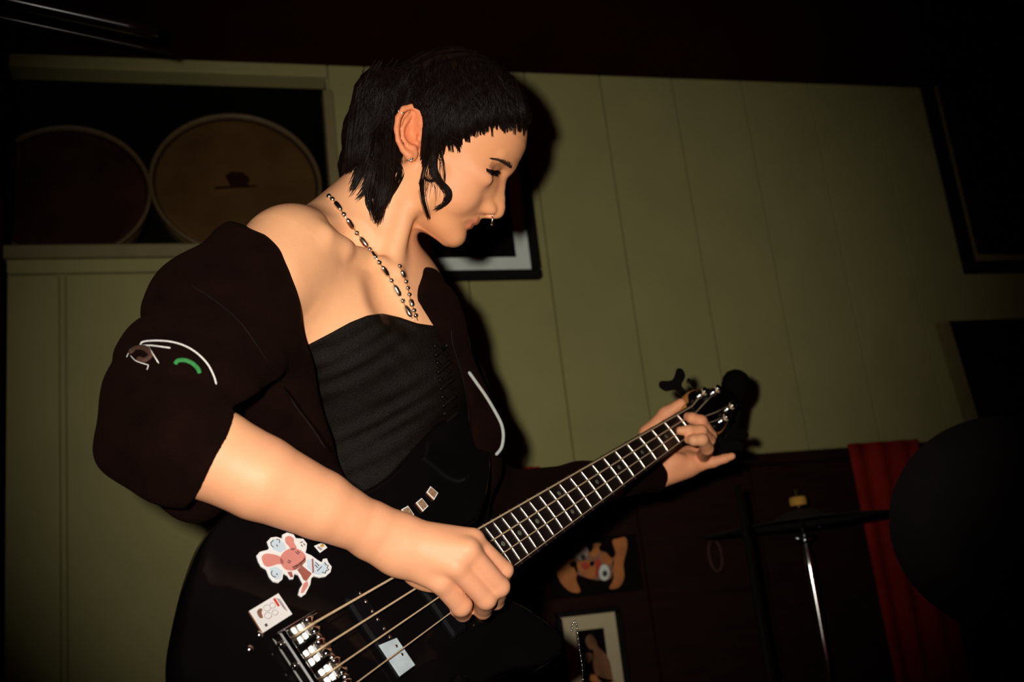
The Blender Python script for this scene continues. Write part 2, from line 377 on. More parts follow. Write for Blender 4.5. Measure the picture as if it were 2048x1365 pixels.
for (x, y) in ((0.858, -0.0235), (0.858, 0.0), (0.858, 0.0225), (0.912, -0.055), (0.93, -0.048)):
    MB().lathe([(0.0040, 0), (0.0036, 0.0012), (0.0, 0.0020)], 12, c=(x, y, ZB + (0.003 if x < 0.9 else 0.0))).build('mounting_screw', M_chrome, bass)
for (x, y) in ((0.66, 0.0545), (0.745, 0.095), (0.80, 0.112)):
    kn = M_gold if x < 0.7 else M_bassblack
    MB().lathe([(0.0085, 0), (0.0085, 0.011), (0.0075, 0.0125), (0.0, 0.0125)] if x > 0.7 else [(0.0048, 0), (0.0052, 0.005), (0.0046, 0.0085), (0.0, 0.0095)], 20, c=(x, y, ZB)).build('control_knob' if x > 0.7 else 'gold_button', kn, bass)
# strap buttons and strap ends
MB().lathe([(0.0055, 0), (0.0045, 0.004), (0.0045, 0.010), (0.0095, 0.013), (0.0095, 0.015), (0, 0.0155)], 16, R=((0, 0, -1), (0, 1, 0), (1, 0, 0)), c=(0.447, -0.152, ZB - 0.02)).build('strap_button', M_chrome, bass)
# ---- stickers
M_stw = mat('white_sticker_paper', (0.78, 0.76, 0.74), 0.45, noise=0.05, nscale=60)
M_ste = mat('amber_sticker_edge', (0.30, 0.10, 0.03), 0.5, noise=0.2, nscale=60)
M_stp = mat('pink_sticker_print', (0.66, 0.24, 0.20), 0.5, noise=0.1, nscale=60)
M_stp2 = mat('dull_rose_print', (0.36, 0.11, 0.08), 0.5, noise=0.15, nscale=60)
M_stb = mat('pale_blue_print', (0.56, 0.66, 0.74), 0.5, noise=0.08, nscale=60)
M_stk = mat('charcoal_print_line', (0.05, 0.03, 0.03), 0.6, noise=0.2, nscale=60)
M_str = mat('red_print', (0.60, 0.05, 0.03), 0.5, noise=0.15, nscale=60)
M_grey = mat('faint_grey_print', (0.42, 0.36, 0.36), 0.6, noise=0.3, nscale=200)
M_brn = mat('brown_print', (0.25, 0.11, 0.06), 0.6, noise=0.3, nscale=200)
M_mos = mat('mosaic_print', (0.42, 0.24, 0.13), 0.5, noise=0.8, nscale=420, alpha_rgb2=(0.16, 0.10, 0.05))
def plane_xy(px, py, z):                                       # pixel -> bass axes on the plane z
    d = K(px, py, 1.0); o = B_O + B_N * z; t = (o @ B_N) / (d @ B_N); r = d * t - B_O
    return float(r @ B_A), float(-(r @ B_B))
def stpoly(pts, z): return [plane_xy(x, y, z) for x, y in pts]
# long-eared cartoon animal sticker
Zs = ZB + 0.0026
rab = lambda L: [(360 + x / 4.096, 1040 + y / 4.096) for x, y in L]
o_ = rab([(632, 290), (655, 262), (720, 245), (735, 225), (718, 175), (745, 145), (790, 138), (840, 155), (842, 120), (880, 102), (930, 115), (950, 150), (1010, 155), (1042, 195), (1038, 240), (1030, 270), (1075, 290), (1130, 330), (1165, 350), (1175, 320), (1205, 316), (1218, 350), (1245, 385), (1235, 430), (1195, 465), (1150, 472), (1100, 460), (1078, 480), (1070, 530), (1030, 610), (1000, 630), (972, 610), (985, 560), (1010, 520), (975, 450), (940, 440), (930, 485), (905, 485), (885, 455), (850, 435), (840, 490), (810, 515), (770, 505), (735, 465), (712, 405), (670, 380), (645, 335)])
stk = MB().prism(stpoly(o_, Zs), ZB, Zs, bev=0.0005).build('rabbit_sticker', M_stw, bass, 'white edged sticker of a pink long eared cartoon animal')
def pr(pts, m, dz, name, parent, lift=0.0003):
    return MB().prism(stpoly(rab(pts), Zs + dz), Zs + dz - lift, Zs + dz).build(name, m, parent)
pr([(735, 190), (760, 158), (810, 160), (850, 190), (870, 240), (820, 270), (760, 245)], M_stb, 0.0003, 'cloud_print', stk)
pr([(730, 400), (790, 385), (840, 420), (825, 490), (780, 490), (745, 455)], M_stb, 0.0003, 'cloud_print', stk)
pr([(1035, 330), (1085, 320), (1150, 370), (1190, 345), (1215, 385), (1205, 435), (1140, 455), (1085, 440), (1040, 390)], M_stb, 0.0003, 'cloud_print', stk)
ear1 = smooth_poly([(670, 310), (700, 280), (770, 285), (830, 310), (850, 360), (800, 365), (730, 385), (690, 370)], 4)
ear2 = smooth_poly([(862, 150), (895, 133), (930, 155), (935, 190), (955, 230), (920, 255), (890, 215), (868, 190)], 4)
hd_ = smooth_poly([(820, 320), (850, 265), (920, 232), (985, 250), (1025, 290), (1030, 330), (990, 380), (930, 415), (870, 410), (832, 370)], 4)
for q in (ear1, ear2, hd_): pr(q.tolist(), M_stp, 0.0006, 'pink_print', stk)
pr([(960, 410), (1000, 375), (1040, 410), (1080, 440), (1060, 470), (1035, 505), (1010, 490), (990, 450)], M_stp2, 0.0006, 'body_print', stk)
pr([(1015, 520), (1045, 505), (1050, 540), (1010, 600), (990, 600), (1000, 560)], M_stp, 0.0006, 'pink_print', stk)
pr([(918, 385), (960, 365), (1005, 330), (1022, 300), (1032, 340), (1000, 375), (950, 410), (930, 412)], M_stp2, 0.0009, 'mouth_print', stk)
pr([(880, 430), (915, 425), (928, 470), (905, 472)], M_stp2, 0.0006, 'foot_print', stk)
pr([(1080, 320), (1092, 320), (1098, 430), (1086, 440)], M_stp2, 0.0009, 'stick_print', stk)
def lines(segs, m, base, parent, name, rr=0.00045):
    for s in segs:
        P = [(*plane_xy(x, y, base), base) for x, y in rab(s)]
        MB().tube(P, rr, 6, flat=1.0).build(name, m, parent)
lines([[(885, 330), (910, 345)], [(880, 345), (902, 358)], [(945, 262), (972, 285)], [(958, 255), (980, 272)], [(925, 390), (975, 370), (1025, 320)], [(950, 372), (955, 392)], [(985, 350), (995, 372)], [(765, 170), (745, 185), (745, 210), (765, 225)], [(790, 160), (815, 165), (815, 190)], [(790, 205), (800, 220)], [(755, 420), (745, 440), (760, 465), (785, 470)], [(790, 440), (800, 455)], [(985, 190), (1005, 180)], [(1010, 195), (1025, 210)], [(990, 205), (1005, 220)],
       [(1185, 350), (1195, 370), (1215, 375), (1205, 395), (1220, 410), (1195, 420), (1190, 440), (1165, 430)], [(1110, 350), (1140, 380)], [(1105, 370), (1130, 395)], [(1125, 420), (1160, 385)]], M_stk, Zs + 0.0009, stk, 'ink_line')
# white card sticker, small square sticker, three mosaic tiles
zq = ZB + 0.0030
q = stpoly([(499, 1222), (557, 1187), (585, 1229), (527, 1266)], zq)
ws = MB().prism(q, ZB, zq - 0.0012, bev=0.0003).build('card_sticker', M_ste, bass, 'thick white card sticker with a faint portrait print')
MB().prism(q, zq - 0.0012, zq, bev=0.0003).build('card_face', M_stw, ws)
Zs = zq
def pr2(pts, m, dz, name): return MB().prism(stpoly(pts, zq + dz), zq + dz - 0.0002, zq + dz).build(name, m, ws)
pr2([(546, 1199), (550, 1196.5), (560, 1212), (556, 1214.5)], M_str, 0.0003, 'red_print')
for a in range(4):
    pr2([(552 + a * 2.4, 1197 + a * 0.6), (553 + a * 2.4, 1196.4 + a * .6), (569 + a * 2, 1218 + a * 1.6), (568 + a * 2, 1219 + a * 1.6)], M_grey, 0.0003, 'text_line')
pr2(smooth_poly([(514, 1225), (519, 1218), (525, 1219), (523, 1226), (526, 1236), (519, 1236)], 3), M_brn, 0.0003, 'portrait_print')
for (x, y, r) in ((534, 1217, 7), (545, 1212, 6), (536, 1232, 7), (550, 1226, 6)):
    c = [(x + r * math.cos(a), y + r * 0.9 * math.sin(a)) for a in np.linspace(0, 6.28, 15)]
    MB().tube([(*plane_xy(u, v, zq), zq) for u, v in c], 0.00035, 5).build('portrait_line', M_grey, ws)
pr2([(529, 1250), (533, 1247), (536, 1252), (532, 1255)], M_stk, 0.0003, 'mark_print')
z3 = ZB + 0.0012
sq = MB().prism(stpoly([(629, 1092), (646, 1085), (655, 1096), (641, 1106)], z3), ZB, z3, bev=0.0003).build('square_sticker', M_stw, bass, 'small square pale sticker with a yellow figure')
Zs = z3
def pr3(pts, m): MB().prism(stpoly(pts, z3 + 0.0003), z3, z3 + 0.0003).build('yellow_print', m, sq)
pr3([(640, 1091), (646, 1088), (649, 1093), (643, 1096)], M_yellow); pr3([(634, 1095), (638, 1093), (645, 1099), (641, 1102)], M_grey)
z4 = ZB + 0.0026
tl = lambda L: [(700 + x / 10.24, 960 + y / 10.24) for x, y in L]
for i_, Lq in enumerate(([(1650, 130), (1810, 270), (1730, 410), (1570, 250)], [(1470, 370), (1610, 540), (1500, 650), (1355, 465)], [(1190, 530), (1320, 720), (1200, 830), (1055, 605)])):
    q = stpoly(tl(Lq), z4)
    t_ = MB().prism(q, ZB, z4 - 0.0008, bev=0.0003).build('tile_sticker', M_ste, bass)
    MB().prism(q, z4 - 0.0008, z4, bev=0.0003).build('tile_rim', M_stw, t_)
    c = np.mean(q, axis=0); q2 = [tuple(c + (np.array(p) - c) * 0.80) for p in q]
    MB().prism(q2, z4, z4 + 0.0003).build('tile_print', M_mos, t_)
# ------------------------------------------------------------------ implicit surfaces: organic shapes as one continuous skin
# (all in view axes: x right, y up, z away from the camera, metres)
class Prim:
    pass
class RCone(Prim):
    def __init__(s, a, ra, b, rb):
        s.a = np.asarray(a, float); s.b = np.asarray(b, float); s.ra = ra; s.rb = rb
        s.ba = s.b - s.a; s.l2 = max(s.ba @ s.ba, 1e-12)
        s.c = (s.a + s.b) / 2; s.R = np.sqrt(s.l2) / 2 + max(ra, rb)
    def ev(s, P):
        pa = P - s.a; t = np.clip(pa @ s.ba / s.l2, 0, 1)
        return np.sqrt(((pa - t[:, None] * s.ba) ** 2).sum(1)) - (s.ra + t * (s.rb - s.ra))
class Ell(Prim):
    def __init__(s, c, r, ax=None):
        s.c = np.asarray(c, float); s.r = np.asarray(r, float); s.ax = np.eye(3) if ax is None else np.asarray(ax, float); s.R = s.r.max()
    def ev(s, P):
        q = (P - s.c) @ s.ax.T
        k0 = np.sqrt(((q / s.r) ** 2).sum(1)); k1 = np.sqrt(((q / s.r ** 2) ** 2).sum(1))
        return k0 * (k0 - 1) / np.maximum(k1, 1e-9)
class Fn(Prim):
    def __init__(s, f, c, R): s.f = f; s.c = np.asarray(c, float); s.R = R
    def ev(s, P): return s.f(P)
def smin(a, b, k):
    h = np.maximum(k - np.abs(a - b), 0) / k
    return np.minimum(a, b) - h * h * k * 0.25
def evalops(ops, P, c=None, rb=0.0):
    """c: None, or (keep table, block index) from cull_table"""
    d = np.full(len(P), 9.0)
    for op, pr, k in ops:
        if op in ('u', 's'):
            if c is not None and id(pr) in c[0] and not c[0][id(pr)][c[1]]: continue
            e = pr.ev(P)
        else:
            if c is not None and ('g', id(pr)) in c[0] and not c[0][('g', id(pr))][c[1]]: continue
            e = evalops(pr, P, c, rb)
        if op in ('u', 'gu'): d = smin(d, e, k)
        else: d = -smin(-d, e, k)                # smooth subtraction
    return d
def cull_table(ops, C, D0, rb, T=None, kk=0.0):
    T = {} if T is None else T
    anyk = np.zeros(len(C), bool)
    for op, pr, k in ops:
        if op in ('u', 's'):
            e = pr.ev(C)
            T[id(pr)] = (e < D0 + 3.4 * rb + 2.4 * max(k, kk)) if op == 'u' else (e < 3.4 * rb + 2.4 * k)
            anyk |= T[id(pr)]
        else:
            cull_table(pr, C, D0, rb, T, max(k, kk)); anyk |= T[('g', id(pr))]
    T[('g', id(ops))] = anyk
    return T
def chain(pts, rad, k, closed=False):
    return [('u', RCone(pts[i], rad[i], pts[i + 1], rad[i + 1]), k) for i in range(len(pts) - 1)]
def surface(fn, lo, hi, h, nb=9, slack=1.3, trees=()):
    """surface nets of fn(P, block centre, block radius) over a box, evaluated only near the surface"""
    lo = np.asarray(lo, float); hi = np.asarray(hi, float)
    nB = np.ceil((hi - lo) / (h * nb)).astype(int)
    gi = np.stack(np.meshgrid(*[np.arange(n) for n in nB], indexing='ij'), -1).reshape(-1, 3)
    cen = lo + (gi + 0.5) * h * nb; rb = h * nb * 0.5 * math.sqrt(3)
    d = np.concatenate([fn(cen[i:i + 40000], None, 0) for i in range(0, len(cen), 40000)])
    am = np.abs(d) < rb * slack; act = gi[am]; T = {}
    for tr in trees: cull_table(tr, cen[am], np.minimum(evalops(tr, cen[am]), 0.05), rb, T)
    g1 = np.stack(np.meshgrid(*[np.arange(nb + 1)] * 3, indexing='ij'), -1).reshape(-1, 3)
    NG = (nB * nb + 2).astype(np.int64)
    key = lambda q: (q[:, 0] * NG[1] + q[:, 1]) * NG[2] + q[:, 2]
    offs = np.array([(i, j, k) for i in (0, 1) for j in (0, 1) for k in (0, 1)])
    edges = [(a, b) for a in range(8) for b in range(a + 1, 8) if abs(offs[a] - offs[b]).sum() == 1]
    Vk, Vp, E = [], [], []
    for bi, blk in enumerate(act):
        base = blk * nb
        P = lo + (base + g1) * h
        v = fn(P, (T, bi), rb).reshape((nb + 1,) * 3)
        ins = v < 0
        if ins.all() or not ins.any(): continue
        cs = [v[o[0]:o[0] + nb, o[1]:o[1] + nb, o[2]:o[2] + nb] for o in offs]
        cnt = sum((c < 0).astype(int) for c in cs)
        idx = np.argwhere((cnt > 0) & (cnt < 8))
        cv = np.stack([c[idx[:, 0], idx[:, 1], idx[:, 2]] for c in cs], 1)
        acc = np.zeros((len(idx), 3)); num = np.zeros(len(idx))
        for a, b in edges:
            va, vb = cv[:, a], cv[:, b]; m = (va < 0) != (vb < 0)
            t = np.where(m, va / np.where(m, va - vb, 1), 0)
            acc += np.where(m[:, None], offs[a] + t[:, None] * (offs[b] - offs[a]), 0); num += m
        q = idx + base
        Vk.append(key(q)); Vp.append(lo + (q + acc / num[:, None]) * h)
        for ax in range(3):
            sl0 = tuple(slice(0, nb) for _ in range(3)); o = [0, 0, 0]; o[ax] = 1
            v0 = v[sl0]; v1 = v[o[0]:o[0] + nb, o[1]:o[1] + nb, o[2]:o[2] + nb]
            e = np.argwhere((v0 < 0) != (v1 < 0))
            if len(e): E.append(np.c_[e + base, np.full(len(e), ax), v0[e[:, 0], e[:, 1], e[:, 2]] < 0])
    Vk = np.concatenate(Vk); Vp = np.concatenate(Vp); E = np.concatenate(E).astype(np.int64)
    o = np.argsort(Vk); Vk = Vk[o]; Vp = Vp[o]
    F = []
    for ax in range(3):
        e = E[E[:, 3] == ax]; u, w = (ax + 1) % 3, (ax + 2) % 3
        cells = []
        for du, dw in ((0, 0), (1, 0), (1, 1), (0, 1)):
            q = e[:, :3].copy(); q[:, u] -= du; q[:, w] -= dw; cells.append(key(q))
        ids = []; ok = np.ones(len(e), bool)
        for c in cells:
            p = np.minimum(np.searchsorted(Vk, c), len(Vk) - 1); ok &= Vk[p] == c; ids.append(p)
        Q = np.stack(ids, 1)[ok]; fl_ = e[ok, 4] == 1
        Q[~fl_] = Q[~fl_][:, ::-1]
        F.append(Q)
    return Vp, np.concatenate(F)
def sdf_object(name, fn, lo, hi, h, m, parent, nb=9, colfn=None, label=None, kind=None, relax=1, loc=None, trees=(), fill=False, soft=()):
    Vp, F = surface(fn, lo, hi, h, nb, trees=trees)
    for _ in range(relax):                       # light smoothing
        S = np.zeros_like(Vp); C = np.zeros(len(Vp))
        for i in range(4):
            np.add.at(S, F[:, i], Vp[F[:, (i + 1) % 4]]); np.add.at(C, F[:, i], 1)
            np.add.at(S, F[:, i], Vp[F[:, (i - 1) % 4]]); np.add.at(C, F[:, i], 1)
        Vp = Vp * 0.5 + 0.5 * S / np.maximum(C, 1)[:, None]
    for cs_, r_, n_ in soft:                     # local smoothing
        w_ = np.exp(-(np.min([np.linalg.norm(Vp - c_, axis=1) for c_ in cs_], axis=0) / r_) ** 2); sel = w_ > 0.02
        Fs = F[sel[F].any(1)]; idx = np.unique(Fs); mp_ = np.full(len(Vp), -1); mp_[idx] = np.arange(len(idx)); Fl = mp_[Fs]; X = Vp[idx]; w1 = w_[idx][:, None] * sel[idx][:, None]
        for _ in range(n_):
            S = np.zeros_like(X); C = np.zeros(len(X))
            for i in range(4):
                np.add.at(S, Fl[:, i], X[Fl[:, (i + 1) % 4]] + X[Fl[:, (i - 1) % 4]]); np.add.at(C, Fl[:, i], 2)
            X = X + w1 * 0.8 * (S / np.maximum(C, 1)[:, None] - X)
        Vp[idx] = X
    Wp = V2W(Vp) - (np.zeros(3) if loc is None else loc)
    F = F[:, ::-1]                               # view axes are left-handed
    me = bpy.data.meshes.new(name)
    me.vertices.add(len(Wp)); me.vertices.foreach_set('co', Wp.astype(np.float32).ravel())
    me.loops.add(F.size); me.loops.foreach_set('vertex_index', F.astype(np.int32).ravel())
    me.polygons.add(len(F)); me.polygons.foreach_set('loop_start', np.arange(0, F.size, 4, dtype=np.int32))
    me.polygons.foreach_set('use_smooth', np.ones(len(F), bool))
    me.update(calc_edges=True); me.validate()
    if fill:                                     # close pinholes
        bm = bmesh.new(); bm.from_mesh(me)
        be = [e for e in bm.edges if e.is_boundary]
        if be:
            r = bmesh.ops.holes_fill(bm, edges=be, sides=0)
            for f in r['faces']: f.smooth = True
            bm.to_mesh(me)
        bm.free()
    me.materials.append(m)
    if colfn is not None:
        c = colfn(Vp); a = me.color_attributes.new('tint', 'FLOAT_COLOR', 'POINT')
        a.data.foreach_set('color', np.c_[c, np.ones(len(c))].astype(np.float32).ravel())
    o = bpy.data.objects.new(name, me)
    return link(o, parent, label, kind=kind)
def topx(P):                                     # view axes -> pixel
    return CX + FPX * P[:, 0] / P[:, 2], CY - FPX * P[:, 1] / P[:, 2]
def KB(px, py, z):                               # pixel -> point z above the bass's fingerboard plane
    d = K(px, py, 1.0); o = B_O + B_N * z
    return d * ((o @ B_N) / (d @ B_N))
def trace(px, py, fn, d0=0.9, d1=2.0, want=0.0):  # first surface met along a view ray
    d = d0; r = K(px, py, 1.0); L = np.linalg.norm(r)
    for _ in range(200):
        e = fn((r * d)[None], None, 0)[0] - want
        if e < 2e-4: break
        d += max(e, 3e-4) * 0.7 / L
        if d > d1: break
    return r * d

def trace_many(px, py, fn, d0=0.95, d1=2.0, want=0.0, it=90):
    px = np.asarray(px, float); py = np.asarray(py, float)
    r = np.stack(((px - CX) / FPX, (CY - py) / FPX, np.ones_like(px)), -1); L = np.linalg.norm(r, axis=1)
    d = np.full(len(px), d0); live = np.ones(len(px), bool)
    for _ in range(it):
        i = np.nonzero(live)[0]
        if not len(i): break
        e = fn(r[i] * d[i][:, None], None, 0) - want
        live[i[e < 2e-4]] = False
        d[i] += np.maximum(e, 2e-4) * 0.75 / L[i]
        live[d > d1] = False
    return r * d[:, None], d < d1

class DepthMap:                                  # the front surface of fn over a pixel window, for laying things on it
    def __init__(s, fn, x0, x1, y0, y1, step, d0, d1, it=45):
        s.x = np.arange(x0, x1 + step, step, dtype=float); s.y = np.arange(y0, y1 + step, step, dtype=float); s.st = step
        X, Y = np.meshgrid(s.x, s.y); P, ok = trace_many(X.ravel(), Y.ravel(), fn, d0, d1, it=it)
        s.z = np.where(ok, P[:, 2], np.nan).reshape(X.shape)
    def __call__(s, px, py):
        fx = np.clip((px - s.x[0]) / s.st, 0, len(s.x) - 1.001); fy = np.clip((py - s.y[0]) / s.st, 0, len(s.y) - 1.001)
        i = fx.astype(int); j = fy.astype(int); u = fx - i; v = fy - j; z = s.z
        return z[j, i] * (1 - u) * (1 - v) + z[j, i + 1] * u * (1 - v) + z[j + 1, i] * (1 - u) * v + z[j + 1, i + 1] * u * v
def project(P, fn, off, it=5):                   # move points onto the surface fn = off
    for _ in range(it):
        g = np.stack([fn(P + d_) - fn(P - d_) for d_ in np.eye(3) * 2e-4], -1); g /= np.linalg.norm(g, axis=1)[:, None] + 1e-12
        P = P - g * (fn(P) - off)[:, None]
    return P
# ------------------------------------------------------------------ the person
HD = 1.42; HS = HD / FPX                          # depth of the head's middle plane, metres per pixel there
_ha = _n((0.825, -0.565, 0.10)); _hb = np.array((0.565, 0.825, 0.0)); _hb = _n(_hb - _ha * (_ha @ _hb))
_hn = np.cross(_ha, _hb); _hn = _hn if _hn[2] < 0 else -_hn       # towards the camera side of the head
H0 = K(930, 300, HD)
def hp(al, be, w=0.0): return H0 + HS * (al * _ha + be * _hb + w * _hn)
def HP(px, py, w): return K(px, py, HD - w * HS)
HAX = np.array((_ha, _hb, _hn))
_fb = np.array((-178, -172, -162, -150, -133, -117, -100, -82, -65, -45, -20, 0, 15, 30, 49, 70, 95, 110.0))
_fF = np.array((66, 81, 91, 94, 86, 88, 94, 97, 95, 91, 88, 89, 95, 99, 99, 96, 82, 70.0))
_fC = np.array((40, 40, 38, 34, 22, 10, 2, -4, -8, -10, -10, -10, -10, -10, -10, -12, -16, -20.0))
_fW = np.array((16, 26, 36, 45, 57, 66, 73, 80, 87, 93, 97, 96, 96, 98, 98, 96, 90, 80.0))
def face_loft(P):
    q = (P - H0) @ HAX.T / HS
    F = np.interp(q[:, 1], _fb, _fF); C = np.interp(q[:, 1], _fb, _fC); Wd = np.interp(q[:, 1], _fb, _fW)
    da = q[:, 0] - C; ad = np.where(da > 0, F - C, 55.0)
    r = ((np.abs(da) / ad) ** 2.25 + (np.abs(q[:, 2]) / Wd) ** 2.25) ** (1 / 2.25)
    f = (r - 1) * Wd * 0.85
    f = np.maximum(f, np.maximum(q[:, 1] - 108, -177 - q[:, 1]))
    return f * HS
px_ = HS
head = [('u', Ell(hp(-43, 38), np.array((139, 120, 110)) * HS, HAX), 0.01),
        ('u', Fn(face_loft, hp(20, -40), 190 * HS), 0.012)]
for sg in (1, -1):
    head += [('u', RCone(hp(-4, -132, 66 * sg), 15 * HS, hp(74, -155, 14 * sg), 17 * HS), 0.014),
             ('u', RCone(hp(-20, -70, 78 * sg), 16 * HS, hp(-4, -132, 66 * sg), 15 * HS), 0.014),
             ('u', Ell(hp(28, -80, 56 * sg), np.array((43, 42, 25)) * HS, HAX), 0.016),
             ('u', Ell(hp(42, -30, 70 * sg), np.array((38, 16, 18)) * HS, HAX), 0.014),
             ('s', Ell(hp(92, -4, 47 * sg), np.array((24, 17, 24)) * HS, HAX), 0.012),
             ('u', RCone(hp(91, 25, 10 * sg), 8 * HS, hp(62, 22, 66 * sg), 8 * HS), 0.010)]
head += [('u', Ell(hp(76, -151, 0), np.array((20, 20, 27)) * HS, HAX), 0.012),
         ('u', Ell(hp(28, -146, 0), np.array((58, 30, 52)) * HS, HAX), 0.012)]
nose = []
_np = [(12, 96), (0, 92.5), (-12, 100.5), (-22, 109.5), (-41, 123), (-55, 132.5), (-63, 136.5)]
_nr = [9, 8.5, 9, 9.5, 10.5, 12, 13]
nose += chain([hp(a - r, b) for (b, a), r in zip(_np, _nr)], [r * HS for r in _nr], 0.003)
nose += chain([hp(84, 8), hp(90, -22), hp(100, -48), hp(110, -66)], [11 * HS, 14 * HS, 18 * HS, 19 * HS], 0.006)
nose += [('u', RCone(hp(122, -67), 10 * HS, hp(102, -84), 7 * HS), 0.005)]
for sg in (1, -1):
    nose += [('u', Ell(hp(104, -69, 19 * sg), np.array((17, 12, 10)) * HS, HAX), 0.004)]
head += [('u', RCone(hp(72, -18, 28 * sg), 12 * HS, hp(80, -46, 25 * sg), 13 * HS), 0.014) for sg in (1, -1)]
head += [('gu', nose, 0.012)]
for sg in (1, -1):
    head += [('s', Ell(hp(113, -79, 10 * sg), np.array((8, 5, 5)) * HS, HAX), 0.003),
             ('gu', [('u', Ell(hp(60, -5, 43 * sg), np.array((18.5, 16, 18)) * HS, HAX), 0.004)], 0.007)]
lips = []
for sg in (1, -1):
    lips += chain([hp(96.5, -105, 0), hp(93, -105, 12 * sg), hp(75, -115, 34 * sg)], [8 * HS, 7.5 * HS, 3 * HS], 0.003)
low = []
for sg in (1, -1):
    low += chain([hp(91, -119.5, 0), hp(88, -120, 13 * sg), hp(75, -118.5, 32 * sg)], [8 * HS, 7.5 * HS, 3 * HS], 0.003)
head += [('gu', lips, 0.005), ('gu', low, 0.0025)]
# ear on the near side (and its mirror)
def ear_ops(mirror):
    def E(px, py, w):
        p = HP(px, py, w)
        if mirror: p = p - 2 * ((p - H0) @ _hn) * _hn
        return p
    ops = [('u', Ell(E(818, 262, 80), np.array((22, 46, 8)) * HS, np.array(((1, 0, 0), (0, 1, 0), (0, 0, 1)))), 0.004),
           ('u', Ell(E(824, 268, 72), np.array((24, 30, 18)) * HS), 0.008)]
    hel = [(836, 262, 88), (842, 240, 90), (838, 222, 92), (824, 213, 96), (807, 218, 101), (796, 236, 104), (793, 258, 104), (796, 281, 101), (806, 300, 96), (818, 311, 90)]
    hel = [(x, y, w + 3) for x, y, w in hel]
    ops2 = chain([E(*p) for p in hel], np.array((4.5, 5, 5, 5.5, 6, 6, 5.5, 5, 6, 9)) * HS, 0.0015)
    ops2 += [('u', Ell(E(822, 305, 88), np.array((14, 15, 7)) * HS), 0.004)]
    anti = [(824, 226, 92), (813, 241, 96), (806, 258, 97), (807, 276, 95), (816, 290, 93), (827, 296, 90)]
    ops3 = chain([E(*p) for p in anti], np.array((4, 5.5, 6, 5.5, 6, 6)) * HS, 0.002)
    return ops + [('gu', ops2, 0.002), ('gu', ops3, 0.003), ('s', Ell(E(826, 266, 98), np.array((16, 21, 17)) * HS), 0.003),
                  ('u', Ell(E(839, 276, 88), np.array((6, 9, 6)) * HS), 0.002)]
head += [('gu', ear_ops(False), 0.002), ('gu', ear_ops(True), 0.002)]

# torso frame
tF = _n((0.70, 0.16, -0.68)); tU = _n(K(715, 480, 1.42) - K(790, 1050, 1.46)); tF = _n(tF - tU * (tF @ tU))
tR = np.cross(tU, tF); tR = tR if tR[0] < 0 else -tR
TAX = np.array((tR, tU, tF))
torso = [('u', Ell(K(752, 770, 1.455), (0.138, 0.20, 0.095), TAX), 0.02),
         ('u', Ell(K(710, 612, 1.420), (0.125, 0.095, 0.080), TAX), 0.05),
         ('u', Ell(K(775, 1000, 1.47), (0.120, 0.18, 0.088), TAX), 0.05),
         ('u', RCone(K(770, 380, 1.418), 0.050, K(725, 505, 1.425), 0.057), 0.03),
         ('u', RCone(K(715, 430, 1.45), 0.045, K(605, 482, 1.335), 0.034), 0.04),
         ('u', RCone(K(738, 480, 1.47), 0.035, K(835, 640, 1.54), 0.030), 0.04),
         ('u', RCone(K(590, 500, 1.300), 0.049, K(535, 550, 1.255), 0.048), 0.04),
         ('u', RCone(K(585, 590, 1.315), 0.054, K(700, 650, 1.385), 0.056), 0.05),
         ('u', RCone(K(835, 650, 1.53), 0.040, K(880, 720, 1.57), 0.034), 0.03),
         ('u', Ell(K(700, 700, 1.375), (0.066, 0.072, 0.055), TAX), 0.05),
         ('u', Ell(K(835, 735, 1.425), (0.066, 0.072, 0.055), TAX), 0.05),
         ('u', RCone(K(838, 335, 1.385), 0.013, K(782, 532, 1.374), 0.008), 0.022)]
# collar bone, the hollow above it and the groove beside the breast bone, laid on the chest's own surface
_t0 = lambda P, c=None, rb=0.0: evalops(torso0, P)
torso0 = list(torso)
def on_t(L, push): return [q + _n(q) * push for q in (trace(x, y, _t0) for x, y in L)]
torso += [('s', pr_, k_) for _, pr_, k_ in chain(on_t([(748, 503), (712, 480), (676, 458)], -0.005), [0.010, 0.014, 0.010], 0.02)]
torso += chain(on_t([(792, 553), (760, 534), (722, 514), (684, 496), (650, 474)], 0.0040), [0.0085, 0.0085, 0.0085, 0.009, 0.011], 0.014)
torso += [('s', pr_, k_) for _, pr_, k_ in chain(on_t([(772, 560), (786, 590), (798, 618)], -0.011), [0.013, 0.016, 0.016], 0.03)]
# right arm
armR = chain([K(570, 502, 1.285), K(470, 640, 1.200), K(345, 872, 1.070)], [0.050, 0.038, 0.036], 0.02)
armR += chain([K(345, 872, 1.065), K(425, 909, 1.064), K(520, 956, 1.072), K(640, 1010, 1.095), K(735, 1057, 1.118), K(790, 1086, 1.128)],
              [0.042, 0.0445, 0.0415, 0.0345, 0.0270, 0.0245], 0.004)
armR += [('u', RCone(K(752, 1050, 1.118), 0.019, K(800, 1065, 1.128), 0.019), 0.012), ('u', RCone(K(742, 1085, 1.122), 0.018, K(800, 1112, 1.128), 0.02), 0.012)]
IM, MM, RM, PM = K(945, 1081, 1.137), K(935, 1101, 1.120), K(912, 1133, 1.116), K(882, 1163, 1.124)
palm = [('u', RCone(K(795, 1072, 1.130), 0.019, IM, 0.0125), 0.01), ('u', RCone(K(800, 1084, 1.128), 0.020, MM, 0.0125), 0.01),
        ('u', RCone(K(800, 1098, 1.128), 0.020, RM, 0.0120), 0.01), ('u', RCone(K(795, 1110, 1.130), 0.019, PM, 0.0125), 0.01),
        ('u', Ell(K(870, 1125, 1.150), (0.040, 0.032, 0.018)), 0.012)]
def finger(pts, rad, k=0.003): return chain(pts, rad, k)
